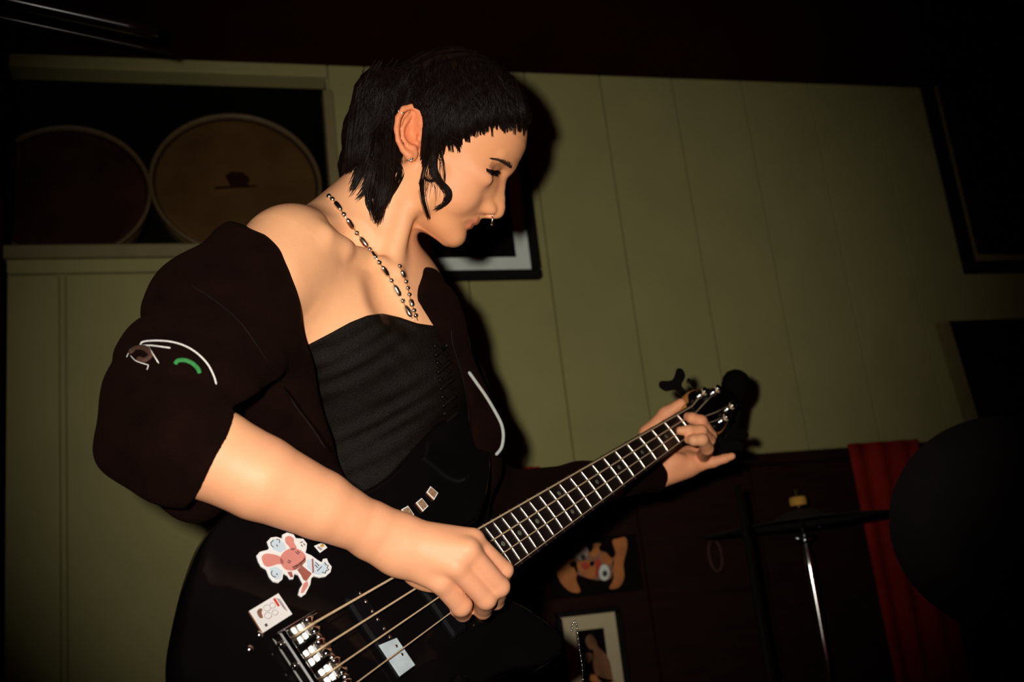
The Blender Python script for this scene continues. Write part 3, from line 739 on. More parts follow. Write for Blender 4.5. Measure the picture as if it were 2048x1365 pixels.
fR = [finger([IM, K(1008, 1141, 1.158), K(1003, 1166, 1.188), K(985, 1172, 1.210)], [0.0108, 0.0098, 0.0085, 0.007]),
      finger([MM, K(999, 1174, 1.142), K(992, 1203, 1.175), K(968, 1196, 1.198)], [0.0115, 0.0108, 0.009, 0.0075]),
      finger([RM, K(972, 1198, 1.136), K(966, 1222, 1.168), K(945, 1212, 1.186)], [0.0118, 0.0112, 0.009, 0.0075]),
      finger([PM, K(922, 1212, 1.140), K(926, 1228, 1.166), K(912, 1222, 1.180)], [0.0125, 0.0112, 0.0085, 0.007]),
      finger([K(805, 1085, 1.150), K(870, 1115, 1.175), K(915, 1140, 1.190), K(940, 1155, 1.200)], [0.018, 0.013, 0.010, 0.008], 0.006)]
handR = [('gu', palm, 0.008)] + [('gu', f, 0.0045) for f in fR]
# left arm and the hand round the neck
wl = K(1312, 953, 1.775)
armL = [('u', RCone(K(880, 700, 1.57), 0.034, K(950, 985, 1.585), 0.030), 0.03), ('u', RCone(K(950, 985, 1.585), 0.030, K(1010, 1003, 1.615), 0.028), 0.02), ('u', RCone(K(1010, 1003, 1.615), 0.028, K(1200, 968, 1.70), 0.026), 0.02),
        ('u', RCone(K(1200, 968, 1.70), 0.026, wl, 0.0195), 0.02)]
palmL = [('u', RCone(wl, 0.0195, K(1372, 930, 1.782), 0.021), 0.012), ('u', RCone(K(1330, 915, 1.80), 0.016, K(1405, 905, 1.800), 0.013), 0.012),
         ('u', RCone(K(1340, 940, 1.775), 0.019, K(1400, 926, 1.778), 0.0125), 0.012),
         ('u', Ell(K(1345, 925, 1.765), (0.022, 0.015, 0.013), np.array((_n((1, .3, 0)), _n((-.3, 1, 0)), (0, 0, 1)))), 0.008)]
fL = [finger([K(1312, 915, 1.80), K(1296, 868, 1.80), K(1332, 829, 1.790), K(1362, 808, 1.784)], [0.017, 0.0135, 0.0112, 0.0088], 0.008),
      finger([K(1412, 903, 1.808), KB(1421, 872, 0.008), KB(1402, 843, 0.022), KB(1384, 837, 0.017), KB(1376, 834, 0.011)], [0.0108, 0.0098, 0.0096, 0.0088, 0.0072]),
      finger([K(1412, 910, 1.800), KB(1418, 880, 0.014), KB(1402, 862, 0.028), KB(1378, 862, 0.020), KB(1361, 862, 0.012)], [0.0108, 0.0098, 0.0094, 0.0086, 0.0068]),
      finger([K(1405, 916, 1.792), KB(1414, 898, 0.016), KB(1404, 880, 0.031), KB(1388, 881, 0.024), KB(1377, 880, 0.014)], [0.0108, 0.0098, 0.0094, 0.0084, 0.0068]),
      finger([K(1395, 930, 1.778), K(1426, 925, 1.772), K(1449, 918, 1.768), K(1464, 913, 1.766)], [0.0112, 0.0086, 0.0072, 0.0058])]
handL = [('gu', palmL, 0.01)] + [('gu', f, 0.004) for f in fL]
BODY = [('gu', torso, 0.02), ('gu', head, 0.016), ('gu', armR, 0.02), ('gu', handR, 0.012), ('gu', armL, 0.02), ('gu', handL, 0.010)]
def body_fn(P, c=None, rb=0.0): return evalops(BODY, P, c, rb)
M_skin = mat('fair_skin', (1, 1, 1), 0.52, noise=0.05, nscale=60, bump=0.10, bscale=700, spec=0.28, sss=0.0, attr='tint')
def skin_tint(P):
    base = np.array((0.84, 0.405, 0.198)); c = np.tile(base, (len(P), 1))
    def blend(m, rgb):
        nonlocal c
        c = c * (1 - m[:, None]) + np.array(rgb) * m[:, None]
    px, py = topx(P); fa = np.clip((py - 830) / 60, 0, 1) * np.clip((1060 - px) / 20, 0, 1)
    blend(fa, (0.72, 0.322, 0.165))
    def near(p, r, soft): return np.clip((r + soft - np.linalg.norm(P - p, axis=1)) / soft, 0, 1)
    nh = np.linalg.norm(P - H0, axis=1) < 0.24; dh = np.full(len(P), 1.0); dh[nh] = evalops(head, P[nh]); blend(np.exp(-np.maximum(dh, 0) / 0.022), (0.745, 0.312, 0.136))
    nl = np.linalg.norm(P - hp(90, -112), axis=1) < 0.06; dl = np.full(len(P), 1.0); dl[nl] = np.minimum(evalops(lips, P[nl]), evalops(low, P[nl]))
    inner = ((P - H0) @ _ha / HS > 70)
    blend(np.clip((0.0022 - dl) / 0.002, 0, 1) * inner * np.clip(((P - H0) @ _ha / HS - 72) / 12, 0, 1) * 0.75, (0.62, 0.16, 0.085))
    ear_c = HP(818, 262, 90); blend(near(ear_c, 0.026, 0.02) * 0.7, (0.74, 0.20, 0.08))
    for k in (IM, MM, RM, PM): blend(near(k + 0.5 * (K(1000, 1160, 1.14) - K(940, 1090, 1.13)), 0.012, 0.03) * 0.30, (0.80, 0.33, 0.18))
    blend(near(K(1390, 890, 1.77), 0.09, 0.05) * 0.8, (0.86, 0.33, 0.155))
    blend(near(K(945, 385, 1.37), 0.02, 0.03) * 0.25, (0.82, 0.36, 0.20))
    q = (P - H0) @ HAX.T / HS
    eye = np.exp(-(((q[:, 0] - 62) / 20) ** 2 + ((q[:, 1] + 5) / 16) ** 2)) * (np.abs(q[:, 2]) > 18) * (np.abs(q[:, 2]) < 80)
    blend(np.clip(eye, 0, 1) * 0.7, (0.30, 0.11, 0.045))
    return c
_pl = W(770, 1100, 1.47); _pl = np.array((_pl[0], _pl[1], 0.0))
person = empty('person', _pl, 'person in black jacket and strapless top with silver chain, playing a bass and looking down', 'person')
sdf_object('body_skin', body_fn, (-0.42, -0.36, 0.98), (0.42, 0.40, 1.84), 0.0018, M_skin, person, colfn=skin_tint, loc=_pl, trees=(BODY,), fill=True, soft=[([trace(x, y, lambda P, c=None, rb=0.0: evalops(head, P)) for x, y in ((989, 354), (987, 364), (982, 374))], 0.0095, 70)])
# ------------------------------------------------------------------ clothes
M_satin = mat('black_satin', (0.006, 0.0035, 0.002), 0.45, noise=0.3, nscale=90, bump=0.6, bscale=900, spec=0.11)
M_fleece = mat('dark_fleece', (0.0065, 0.0018, 0.0010), 0.95, noise=0.5, nscale=25, bump=0.8, bscale=500, spec=0.05, sheen=0.025)
M_pipe = mat('grey_reflective_piping', (0.30, 0.31, 0.28), 0.55, noise=0.2, nscale=200)
M_white = mat('white_embroidery', (0.62, 0.58, 0.54), 0.8, noise=0.35, nscale=700)
M_green = mat('green_embroidery', (0.02, 0.20, 0.035), 0.8, noise=0.4, nscale=500)
M_tanpatch = mat('brown_embroidery', (0.06, 0.018, 0.006), 0.85, noise=0.4, nscale=400)
M_trou = mat('black_cotton', (0.006, 0.004, 0.004), 0.9, noise=0.3, nscale=60, spec=0.05)
_nlx = np.array((560, 612, 660, 700, 735, 765, 800, 835, 870, 930.0)); _nly = np.array((715, 692, 667, 645, 631, 627, 635, 647, 652, 660.0))
_tc = K(752, 770, 1.455)
def top_fn(P, c=None, rb=0.0):
    d = evalops(torso, P, c, rb)
    l = (P - _tc) @ tR; t = (P - _tc) @ tU
    fold = np.sin(t / 0.0042 + 9.0 * l / 0.1 + 1.4 * np.sin(t * 55 + l * 30)) * np.clip((l + 0.02) / 0.08, 0, 1) + 0.7 * np.sin(t / 0.0065 - 6 * l / 0.1 + 2.0 * np.sin(l * 60))
    px, py = topx(P)
    below = (py - np.interp(px, _nlx, _nly)) * P[:, 2] / FPX
    d = d - 0.0045 - 0.0008 * fold * np.clip(below / 0.012, 0, 1) - 0.0015 * np.exp(-(below / 0.005) ** 2)
    d = np.maximum(d, -below)
    return np.maximum(d, (py - 1200) / FPX * 1.4)
sdf_object('strapless_top', top_fn, (-0.32, -0.34, 1.22), (0.06, 0.06, 1.62), 0.0026, M_satin, person, loc=_pl, trees=(torso,))
# jacket: right shoulder drape, sleeve bunched at the elbow, front panel, left side and left sleeve
def kc(x, y, r, d): return K(x, y, d), r * d / FPX
def ball_chain(L, k):
    P = [kc(*q) for q in L]; return chain([p for p, _ in P], [r for _, r in P], k)
sleeve = ball_chain([(478, 522, 72, 1.262), (408, 612, 104, 1.205), (336, 765, 110, 1.125), (312, 864, 104, 1.095)], 0.02)
sleeve += ball_chain([(520, 560, 78, 1.245), (545, 640, 84, 1.238), (520, 720, 80, 1.235)], 0.03)
sleeve += ball_chain([(510, 552, 100, 1.250), (450, 690, 112, 1.180), (372, 830, 118, 1.110)], 0.03)
sleeve += ball_chain([(312, 864, 104, 1.095), (368, 876, 112, 1.072), (425, 905, 108, 1.064)], 0.02)
_cn = _n(K(640, 1010, 1.095) - K(425, 909, 1.064)); _cp = K(423, 907, 1.064)
panel = ball_chain([(505, 530, 70, 1.275), (530, 620, 96, 1.265), (560, 730, 104, 1.285), (600, 860, 104, 1.315), (650, 990, 96, 1.36)], 0.03)
back = [('u', Ell(K(690, 800, 1.53), (0.155, 0.24, 0.085), TAX), 0.03), ('u', Ell(K(720, 1040, 1.53), (0.15, 0.17, 0.095), TAX), 0.04)]
left = ball_chain([(846, 612, 62, 1.545), (874, 690, 60, 1.53), (905, 790, 70, 1.53), (930, 872, 70, 1.54), (935, 960, 74, 1.56)], 0.02) + ball_chain([(856, 568, 30, 1.42), (872, 612, 42, 1.395), (880, 668, 50, 1.385), (890, 740, 52, 1.400), (915, 805, 58, 1.415), (938, 868, 64, 1.43), (930, 940, 64, 1.45), (900, 1060, 80, 1.48)], 0.02)
larm = ball_chain([(935, 960, 74, 1.56), (1010, 1000, 52, 1.61), (1160, 972, 46, 1.685), (1250, 953, 38, 1.735), (1318, 950, 30, 1.778)], 0.02)
lobe = ball_chain([(330, 905, 80, 1.115), (395, 975, 72, 1.13)], 0.02)
_jx = np.array((400, 440, 470, 500, 530, 560, 590, 606, 625, 660, 700, 730.0)); 
_jey = np.array((430, 452, 470, 500, 540, 580, 640, 690, 760, 850, 960, 1050, 1200.0)); _jex = np.array((440, 492, 535, 562, 580, 591, 602, 614, 632, 655, 690, 712, 740.0))
_wl_n = _n(wl - K(1200, 968, 1.70)); _wl_p = K(1310, 952, 1.776)
def wob(P, s, a): return a * (np.sin(P[:, 0] * s + 3 * np.sin(P[:, 1] * s * 0.6)) * np.sin(P[:, 1] * s * 1.1 + 1.3) + 0.6 * np.sin(P[:, 2] * s * 1.3 + P[:, 1] * s * 0.8))
_elb = K(345, 872, 1.065)
def jacket_fn(P, c=None, rb=0.0):
    px, py = topx(P)
    sl = evalops(sleeve, P, c, rb)
    # folds ring the bunched sleeve
    q = P - _elb; rr = np.linalg.norm(q, axis=1)
    sl = sl - 0.0055 * np.sin(rr / 0.0105 + 2.2 * np.sin(P[:, 1] * 22) + 1.2) * np.clip((0.20 - rr) / 0.10, 0, 1)
    cut = (P - _cp) @ _cn - np.maximum(0, 815 - py) * 1.3 / FPX
    sl = np.maximum(sl, cut)
    sl = smin(sl, np.maximum(evalops(lobe, P, c, rb), ((P - _cp) @ _cn) - 0.05), 0.02)
    edge = (px - np.interp(py, _jey, _jex)) * P[:, 2] / FPX
    pn = evalops(panel, P, c, rb)
    d = smin(sl, pn, 0.025)
    d = -smin(-d, -edge, 0.012)
    bk = evalops(back, P, c, rb)
    fr = ((P - K(740, 800, 1.44)) @ tF)
    bk = np.maximum(bk, fr + 0.01)
    d = smin(d, bk, 0.02)
    lf = evalops(left, P, c, rb)
    fx = np.interp(py, (520, 600, 645, 700, 741, 850, 950, 1100), (832, 836, 862, 898, 920, 940, 950, 930))
    lf = np.maximum(lf, (fx - px) * P[:, 2] / FPX * 0.8)
    la = np.maximum(evalops(larm, P, c, rb), (P - _wl_p) @ _wl_n)
    lf = smin(lf, la, 0.02)
    d = np.minimum(d, lf)
    return d - wob(P, 36, 0.0028)
jacket = sdf_object('jacket', jacket_fn, (-0.44, -0.36, 0.98), (0.28, 0.16, 1.84), 0.0038, M_fleece, person, loc=_pl, trees=(sleeve, panel, back, left, larm, lobe))
def on_jacket(pts, off=0.0012, n=5):
    q = smooth_poly(pts, n, closed=False)
    P, ok = trace_many(q[:, 0], q[:, 1], jacket_fn)
    dz = P[:, 2]; md = np.median(dz); dz = np.where(np.abs(dz - md) < 0.09, dz, md)
    k = np.array((0.25, 0.5, 0.25)); dz = np.convolve(np.pad(dz, 1, mode='edge'), k, 'valid')
    P = P * (dz / P[:, 2])[:, None]
    return P * (1 - off / P[:, 2])[:, None]
def jtube(pts, r, m, name, off=0.0012):
    P = V2W(on_jacket(pts, off)) - _pl
    rr = np.full(len(P), r); rr[0] *= 0.4; rr[-1] *= 0.4
    return MB().tube(P, rr, 8).build(name, m, jacket)
cj = lambda L: [(180 + x / 2.729, 440 + y / 2.73) for x, y in L]
jtube(cj([(275, 690), (285, 668), (340, 660), (430, 664), (510, 685), (580, 725), (640, 785), (675, 850), (690, 900)]), 0.0011, M_white, 'embroidered_outline')
jtube(cj([(275, 688), (330, 686), (390, 693), (440, 700)]), 0.0010, M_white, 'embroidered_outline')
jtube(cj([(318, 694), (345, 735), (376, 785)]), 0.0008, M_white, 'embroidered_outline')
jtube(cj([(275, 690), (225, 705), (200, 750)]), 0.0006, M_white, 'embroidered_outline')
jtube(cj([(220, 740), (250, 770), (300, 788), (318, 795), (310, 820)]), 0.0006, M_white, 'embroidered_outline')
jtube(cj([(465, 790), (480, 770), (520, 768), (560, 785), (590, 815), (598, 840)]), 0.0024, M_green, 'embroidered_leaf', 0.0002)
jtube(cj([(222, 735), (250, 705), (300, 705), (335, 740), (300, 770), (260, 760)]), 0.0034, M_tanpatch, 'embroidered_patch', -0.0022)
jtube(cj([(540, 350), (680, 440), (800, 540), (880, 640), (960, 760), (1050, 900), (1130, 1030), (1200, 1120), (1285, 1250)]), 0.0007, M_black, 'seam')
cl = lambda L: [(600 + x / 3.413, 600 + y / 3.413) for x, y in L]
def dtube(pts, dep, r, m, name, par):
    q = smooth_poly(pts, 5, closed=False); P = np.array([K(x, y, dep) for x, y in q])
    rr = np.full(len(P), r); rr[0] *= .5; rr[-1] *= .5
    return MB().tube(V2W(P) - _pl, rr, 8).build(name, m, par)
def ptube(pts, off, r, m, name, par, fn):
    q = smooth_poly(pts, 5, closed=False); P, ok = trace_many(q[:, 0], q[:, 1], fn)
    P = P[ok]; P = P * (1 - off / P[:, 2])[:, None]
    return MB().tube(V2W(P) - _pl, r, 8).build(name, m, par)
dtube(cl([(1150, 490), (1200, 560), (1270, 660), (1330, 760), (1375, 850), (1388, 930), (1375, 1010), (1335, 1062)]), 1.372, 0.0024, M_pipe, 'reflective_piping', jacket)
# lacing and zip at the open left front
M_lace = mat('black_satin_ribbon', (0.006, 0.004, 0.003), 0.35, noise=0.3, nscale=300, spec=0.14)
for k in range(5):
    y = 690 + k * 34; x = 868 + k * 5
    ptube([(x, y), (x + 12, y + 12), (x + 27, y + 20)], 0.004, 0.0026, M_lace, 'lace', jacket, lambda P, c=None, rb=0.0: np.minimum(top_fn(P), jacket_fn(P)))
    ptube([(x + 27, y), (x + 13, y + 12), (x + 2, y + 22)], 0.006, 0.0026, M_lace, 'lace', jacket, lambda P, c=None, rb=0.0: np.minimum(top_fn(P), jacket_fn(P)))
ptube([(903, 660), (906, 690), (922, 741), (933, 790), (939, 849)], 0.001, 0.0009, M_black, 'zip', jacket, jacket_fn)
# trousers down to the floor (below the frame)
hipR, hipL = K(730, 1180, 1.45), K(840, 1190, 1.52)
dn = -_up
legs = [('u', Ell(K(780, 1150, 1.48), (0.15, 0.15, 0.11), TAX), 0.03)]
for hpt, sx in ((hipR, -0.03), (hipL, 0.03)):
    hz = V2W(hpt)[2]
    legs += chain([hpt, hpt + dn * (hz * 0.48), hpt + dn * (hz - 0.09)], [0.085, 0.06, 0.05], 0.03)
def leg_fn(P, c=None, rb=0.0):
    return evalops(legs, P, c, rb)
_lb = np.array([leg[1].c for leg in legs])
_lo = np.min([np.minimum(p.a if isinstance(p, RCone) else p.c - 0.16, p.b if isinstance(p, RCone) else p.c - 0.16) for _, p, _ in legs], axis=0) - 0.1
_hi = np.max([np.maximum(p.a if isinstance(p, RCone) else p.c + 0.16, p.b if isinstance(p, RCone) else p.c + 0.16) for _, p, _ in legs], axis=0) + 0.1
sdf_object('trousers', leg_fn, _lo, _hi, 0.009, M_trou, person, loc=_pl)
for hpt in (hipR, hipL):
    w_ = V2W(hpt); f_ = VR @ tF; f_ = _n((f_[0], f_[1], 0)); s_ = np.array((-f_[1], f_[0], 0))
    base = np.array((w_[0], w_[1], 0.0))
    outl_ = smooth_poly([(-0.075, -0.02), (-0.08, 0.02), (-0.02, 0.042), (0.08, 0.048), (0.15, 0.040), (0.185, 0.0), (0.15, -0.040), (0.08, -0.045), (-0.02, -0.040)], 4)
    V = MB().prism(outl_, 0.0, 0.035, bev=0.006)
    V.lathe([(0.058, 0.03), (0.056, 0.07), (0.054, 0.12)], 18, c=(-0.01, 0, 0))
    V.tube([(0.03, 0, 0.07), (0.08, 0, 0.05), (0.14, 0, 0.04)], [0.05, 0.042, 0.03], 12)
    Rm = np.array((f_, s_, (0, 0, 1))).T
    V.v = [v @ Rm.T + base - _pl for v in V.v]
    V.build('boot', M_trou, person)
# ------------------------------------------------------------------ hair
M_hair = mat('black_brown_hair', (0.010, 0.005, 0.0035), 0.42, noise=0.4, nscale=120, spec=0.10)
M_brow = mat('brow_hair', (0.030, 0.012, 0.006), 0.6, noise=0.2, nscale=100)
_lx = np.array((640, 700, 760, 782, 792, 815, 843, 849, 868, 890, 899, 912, 925, 956, 986, 1021, 1060, 1100.0))
_ly = np.array((330, 330, 335, 320, 240, 212, 222, 300, 312, 300, 284, 284, 280, 262, 251, 247, 250, 250.0))
cap_ops = [('u', Ell(hp(-43, 40), np.array((154, 138, 124)) * HS, HAX), 0.01)]
tail_ops = ball_chain([(775, 200, 70, 1.42), (752, 270, 60, 1.425), (728, 345, 46, 1.43), (715, 385, 22, 1.43)], 0.02) + \
           ball_chain([(772, 300, 36, 1.385), (765, 370, 22, 1.368), (757, 425, 8, 1.358)], 0.01)
def cap_fn(P, c=None, rb=0.0):
    px, py = topx(P)
    d = evalops(cap_ops, P, c, rb)
    cut = (py - np.interp(px, _lx, _ly)) * HS * 0.8
    d = -smin(-d, -cut, 0.010)
    q = (P - H0) @ HAX.T / HS
    ang = np.arctan2(q[:, 2], q[:, 0]); d = d - 0.0012 * np.sin(ang * 34 + q[:, 1] * 0.05) - 0.0010 * np.sin(ang * 71)
    d = smin(d, evalops(tail_ops, P, c, rb) - 0.001 * np.sin(px * 0.55 + py * 0.08), 0.02)
    return d
hair = sdf_object('hair', cap_fn, (-0.28, 0.08, 1.28), (0.12, 0.42, 1.58), 0.003, M_hair, person, loc=_pl, trees=(cap_ops, tail_ops))
HEADSURF = [('gu', head, 0.01), ('u', torso[3][1], 0.02), ('u', torso[4][1], 0.02)]
def hairsurf(P, c=None, rb=0.0): return np.minimum(cap_fn(P), evalops(HEADSURF, P))
strands = []
def add_strands(path, n, spread, jl, off=0.003, r=0.0007, wav=0.0, skip=0.0, offend=None):
    """n hairs round a pixel path; each point is laid on the head, hair or neck below it, lifted by off"""
    base = smooth_poly(path, 4, closed=False)
    for _ in range(n):
        t = np.linspace(0, 1, len(base)); o = rng.normal(0, 1, 2); o2 = rng.normal(0, 1, 2)
        k = 1 - skip * rng.random()
        L = max(3, int(len(base) * (1 - jl * rng.random())))
        s0 = int(rng.random() * skip * len(base))
        q = base + (o * spread)[None] * (0.55 + 0.45 * np.cos(t * 2.2)[:, None]) + o2[None] * spread * 0.5 * t[:, None]
        if wav: q[:, 0] += wav * np.sin(t * 7 + rng.random() * 6)
        strands.append((q[s0:L], off * (0.5 + rng.random()), r * (0.7 + 0.6 * rng.random())))
# fringe and crown
for u in np.linspace(0, 1, 46):
    ex = 897 + (1055 - 897) * u; ey = np.interp(ex, (897, 905, 918, 926, 956, 986, 1021, 1055), (298, 300, 302, 292, 277, 268, 266, 268))
    sx = 880 + (1030 - 880) * u; sy = 130 + 20 * u + rng.normal(0, 8)
    tip = rng.choice((-9, -6, -3, 0, 2, 6, 11))
    add_strands([(sx, sy), (sx + 8 + 6 * u, sy + 45), (ex - 3, ey - 35), (ex + rng.normal(0, 2), ey + tip)], 14, 2.6, 0.04, 0.004, 0.0006, skip=0.5)
add_strands([(905, 180), (908, 240), (915, 285), (919, 308)], 20, 3, 0.03, 0.004, 0.0006)
# side lock in front of the ear with two curls on the cheek
for x0 in range(846, 896, 5):
    add_strands([(x0 + 10, 170), (x0 + 4, 225), (x0, 275), (x0 - (x0 - 866) * 0.25, 318)], 16, 3.0, 0.10, 0.005, 0.0006, skip=0.35)
add_strands([(862, 250), (868, 310), (866, 340), (876, 362), (893, 384), (892, 402), (880, 414), (868, 419)], 60, 3.4, 0.10, 0.004, 0.0006)
add_strands([(852, 250), (846, 310), (838, 345), (842, 375), (846, 405), (857, 440)], 46, 2.6, 0.12, 0.008, 0.0006)
add_strands([(856, 280), (850, 330), (846, 352), (862, 362), (874, 358)], 26, 3.0, 0.15, 0.004, 0.0006)
add_strands([(858, 300), (848, 335), (843, 362), (846, 395), (855, 428), (858, 440)], 30, 2.4, 0.1, 0.008, 0.0006)
add_strands([(872, 300), (870, 335), (880, 362), (898, 380), (899, 400), (886, 414)], 24, 2.6, 0.12, 0.005, 0.0006)
add_strands([(878, 300), (886, 320), (890, 350), (888, 380)], 12, 4.0, 0.2, 0.003, 0.00045)
for _ in range(26):
    x = rng.uniform(846, 884); c_ = rng.normal(0, 12)
    add_strands([(x, 310), (x - 4 + c_ * 0.3, 345), (x + c_, 375), (x + c_ * 1.4 - 3, 400 + rng.uniform(-10, 20))], 1, 2.0, 0.3, 0.004, 0.0004)
add_strands([(806, 325), (818, 348), (836, 372), (846, 385)], 18, 3.0, 0.25, 0.004, 0.0005)
# back
for x0 in range(702, 800, 6):
    add_strands([(x0 + 40, 125), (x0 + 10, 180), (x0, 250), (x0 - 6, 315), (x0 * 0.75 + 182, 370)], 18, 4.5, 0.2, 0.005, 0.0007, skip=0.4)
add_strands([(775, 250), (772, 320), (768, 380), (758, 425), (753, 449)], 90, 7, 0.12, 0.005, 0.0007, skip=0.3)
add_strands([(755, 290), (745, 350), (738, 395), (745, 420), (752, 444)], 50, 6, 0.15, 0.005, 0.0007, skip=0.3)
add_strands([(790, 325), (800, 345), (790, 372), (778, 395), (770, 420)], 40, 4, 0.2, 0.004, 0.0006, skip=0.2)
add_strands([(735, 300), (718, 350), (702, 380), (690, 397), (680, 398)], 60, 6, 0.15, 0.005, 0.0007, skip=0.2)
add_strands([(745, 330), (733, 372), (716, 395), (700, 404), (688, 400)], 36, 4, 0.15, 0.004, 0.0006, skip=0.2)
add_strands([(720, 290), (698, 330), (680, 355), (668, 372), (660, 384)], 60, 6, 0.15, 0.005, 0.0007, skip=0.2)
add_strands([(808, 322), (815, 345), (828, 372)], 8, 3, 0.2, 0.003, 0.0005)
for _ in range(420):                              # tousled stray hairs over the crown and back
    x = rng.uniform(715, 1040); y = rng.uniform(115, 215); a = rng.normal(0.25 * (x - 870) / 170, 0.35); L = rng.uniform(45, 110)
    if x > 990: L *= 0.6
    P4 = [(x, y), (x + L * 0.35 * math.sin(a), y + L * 0.33), (x + L * 0.8 * math.sin(a), y + L * 0.66), (x + L * 1.2 * math.sin(a + rng.normal(0, 0.2)), y + L)]
    if x + L * math.sin(a) > 895 and y + L > 268: continue
    add_strands(P4, 3, 1.6, 0.1, 0.007, 0.0006)
in_ear = lambda q: ((q[:, 0] - 816) / 31) ** 2 + ((q[:, 1] - 264) / 58) ** 2 < 1
keep_ = []
for q, off, r in strands:
    e_ = in_ear(q) & (q[:, 0] < 843)
    if e_.any():
        k_ = int(np.argmax(e_)); q = q[:k_]
        if len(q) < 4: continue
    keep_.append((q, off, r))
strands = keep_
dmap = DepthMap(hairsurf, 640, 1080, 100, 460, 5, 1.22, 1.75)
allq = np.concatenate([q for q, _, _ in strands])
z_ = dmap(allq[:, 0], allq[:, 1]); ok_ = np.isfinite(z_)
hb = MB(); i0 = 0
for q, off, r in strands:
    n = len(q); dz = z_[i0:i0 + n].copy(); ok = ok_[i0:i0 + n]; i0 += n
    if ok.mean() < 0.85: continue
    good = dz[ok]
    dz = np.interp(np.arange(n), np.nonzero(ok)[0], good)
    for _ in range(2): dz = np.convolve(np.pad(dz, 1, mode='edge'), (0.25, 0.5, 0.25), 'valid')
    dz -= off
    P = np.stack(((q[:, 0] - CX) / FPX * dz, (CY - q[:, 1]) / FPX * dz, dz), -1)
    hb.tube(V2W(P) - _pl, r * np.linspace(1, 0.25, n), 3, cap=False)
st = hb.build('hair_strands', M_hair, hair, kind='stuff')
# eyebrow and lashes, laid on the face; the far side mirrors the near one
def mirror(P): return P - 2 * ((P - H0) @ _hn)[..., None] * _hn
fmap = DepthMap(lambda P, c=None, rb=0.0: evalops(head, P), 955, 1045, 300, 365, 3, 1.25, 1.6)
def lay_hairs(H, off, rad, name, m):
    B0 = []
    for q, lift in H:
        q = np.asarray(q, float); z = fmap(q[:, 0], q[:, 1]); z = np.where(np.isfinite(z), z, np.nanmedian(fmap.z)) - off - np.asarray(lift)
        B0.append(np.stack(((q[:, 0] - CX) / FPX * z, (CY - q[:, 1]) / FPX * z, z), -1))
    for f_ in (lambda P: P, mirror):
        bb = MB()
        for P in B0: bb.tube(V2W(f_(P)) - _pl, np.array(rad), 4, cap=False)
        bb.build(name, m, person, kind='stuff')
H = []
for u in np.linspace(0, 1, 130):
    x = 984 + 40 * u; y = np.interp(u, (0, 0.4, 0.75, 1), (318.5, 321.5, 328.5, 334)); th = np.interp(u, (0, 0.5, 0.9, 1), (0.8, 3.2, 5.0, 4.0))
    for _ in range(3):
        o = rng.normal(0, 0.5) * th; xx = x + rng.normal(0, 0.8)
        H.append(([(xx, y + o), (xx - 2.5, y + o - 1.6 - u), (xx - 5, y + o - 1.9 - u)], (0, 0.0002, 0.0002)))
lay_hairs(H, 0.0004, (0.00034, 0.0003, 0.0001), 'eyebrow', M_brow)
H = []
for u in np.linspace(0, 1, 50):
    x = 973 + 24 * u; y = np.interp(u, (0, 0.3, 0.7, 1), (337, 340, 342, 341))
    for _ in range(2):
        dx = rng.normal(1.5 + 2 * u, 1.0); L = 6.5 + 4.5 * math.sin(u * 3.1) + rng.normal(0, 1.2)
        H.append(([(x, y), (x + dx * 0.5, y + L * 0.5), (x + dx * 1.6, y + L)], (0, 0.0012, 0.003)))
lay_hairs(H, 0.0004, (0.0005, 0.0004, 0.00012), 'eyelash', M_hair)
lid = [([(973 + 24 * u, np.interp(u, (0, 0.3, 0.7, 1), (337, 340, 342, 341)) + dy) for u in np.linspace(0, 1, 9)], np.zeros(9)) for dy in (0, 1.6)]
lay_hairs(lid, 0.0002, np.array((0.0002, .0003, .0005, .0007, .0008, .0008, .0007, .0005, .0003)), 'lash_line', M_hair)
# ------------------------------------------------------------------ jewellery
M_silver = mat('silver', (0.82, 0.74, 0.62), 0.22, 1.0, noise=0.15, nscale=200)
def ball(p, r, m, name, par, n=12):
    prof = [(r * math.sin(a), -r * math.cos(a)) for a in np.linspace(0, math.pi, 8)]; prof[0] = (0, -r); prof[-1] = (0, r)
    return MB().lathe(prof, n, c=p).build(name, m, par)
er = [HP(818, 320, 96), HP(823, 318, 98)]
for p in er: ball(V2W(p) - _pl, 0.0017, M_silver, 'earring_ball', person)
a_ = np.linspace(0.2, 5.6, 16)
MB().tube(np.array([V2W(HP(821 + 5 * math.cos(t), 315 + 6 * math.sin(t), 96)) for t in a_]) - _pl, 0.0006, 6).build('earring_hoop', M_silver, person)
MB().tube(np.array([V2W(HP(803 + 6 * math.cos(t), 223 + 3 * math.sin(t), 106 + 4 * math.sin(t))) for t in a_]) - _pl, 0.0007, 6).build('cartilage_ring', M_silver, person)
ball(V2W(HP(797, 222, 110)) - _pl, 0.0016, M_silver, 'earring_ball', person)
nr = [hp(120, -78, 0) + HS * (9 * math.cos(t) * _hn + (11 * math.sin(t) - 6) * np.array((0.05, 1, 0))) for t in np.linspace(0.6, 2 * math.pi - 0.6 + 1.2, 24)]
MB().tube(V2W(np.array(nr)) - _pl, 0.0013, 8).build('nose_ring', M_silver, person)
for t in (4.3, 5.0): ball(V2W(hp(120, -78, 0) + HS * (9 * math.cos(t) * _hn + (11 * math.sin(t) - 6) * np.array((0.05, 1, 0)))) - _pl, 0.0022, M_silver, 'nose_ring_ball', person)
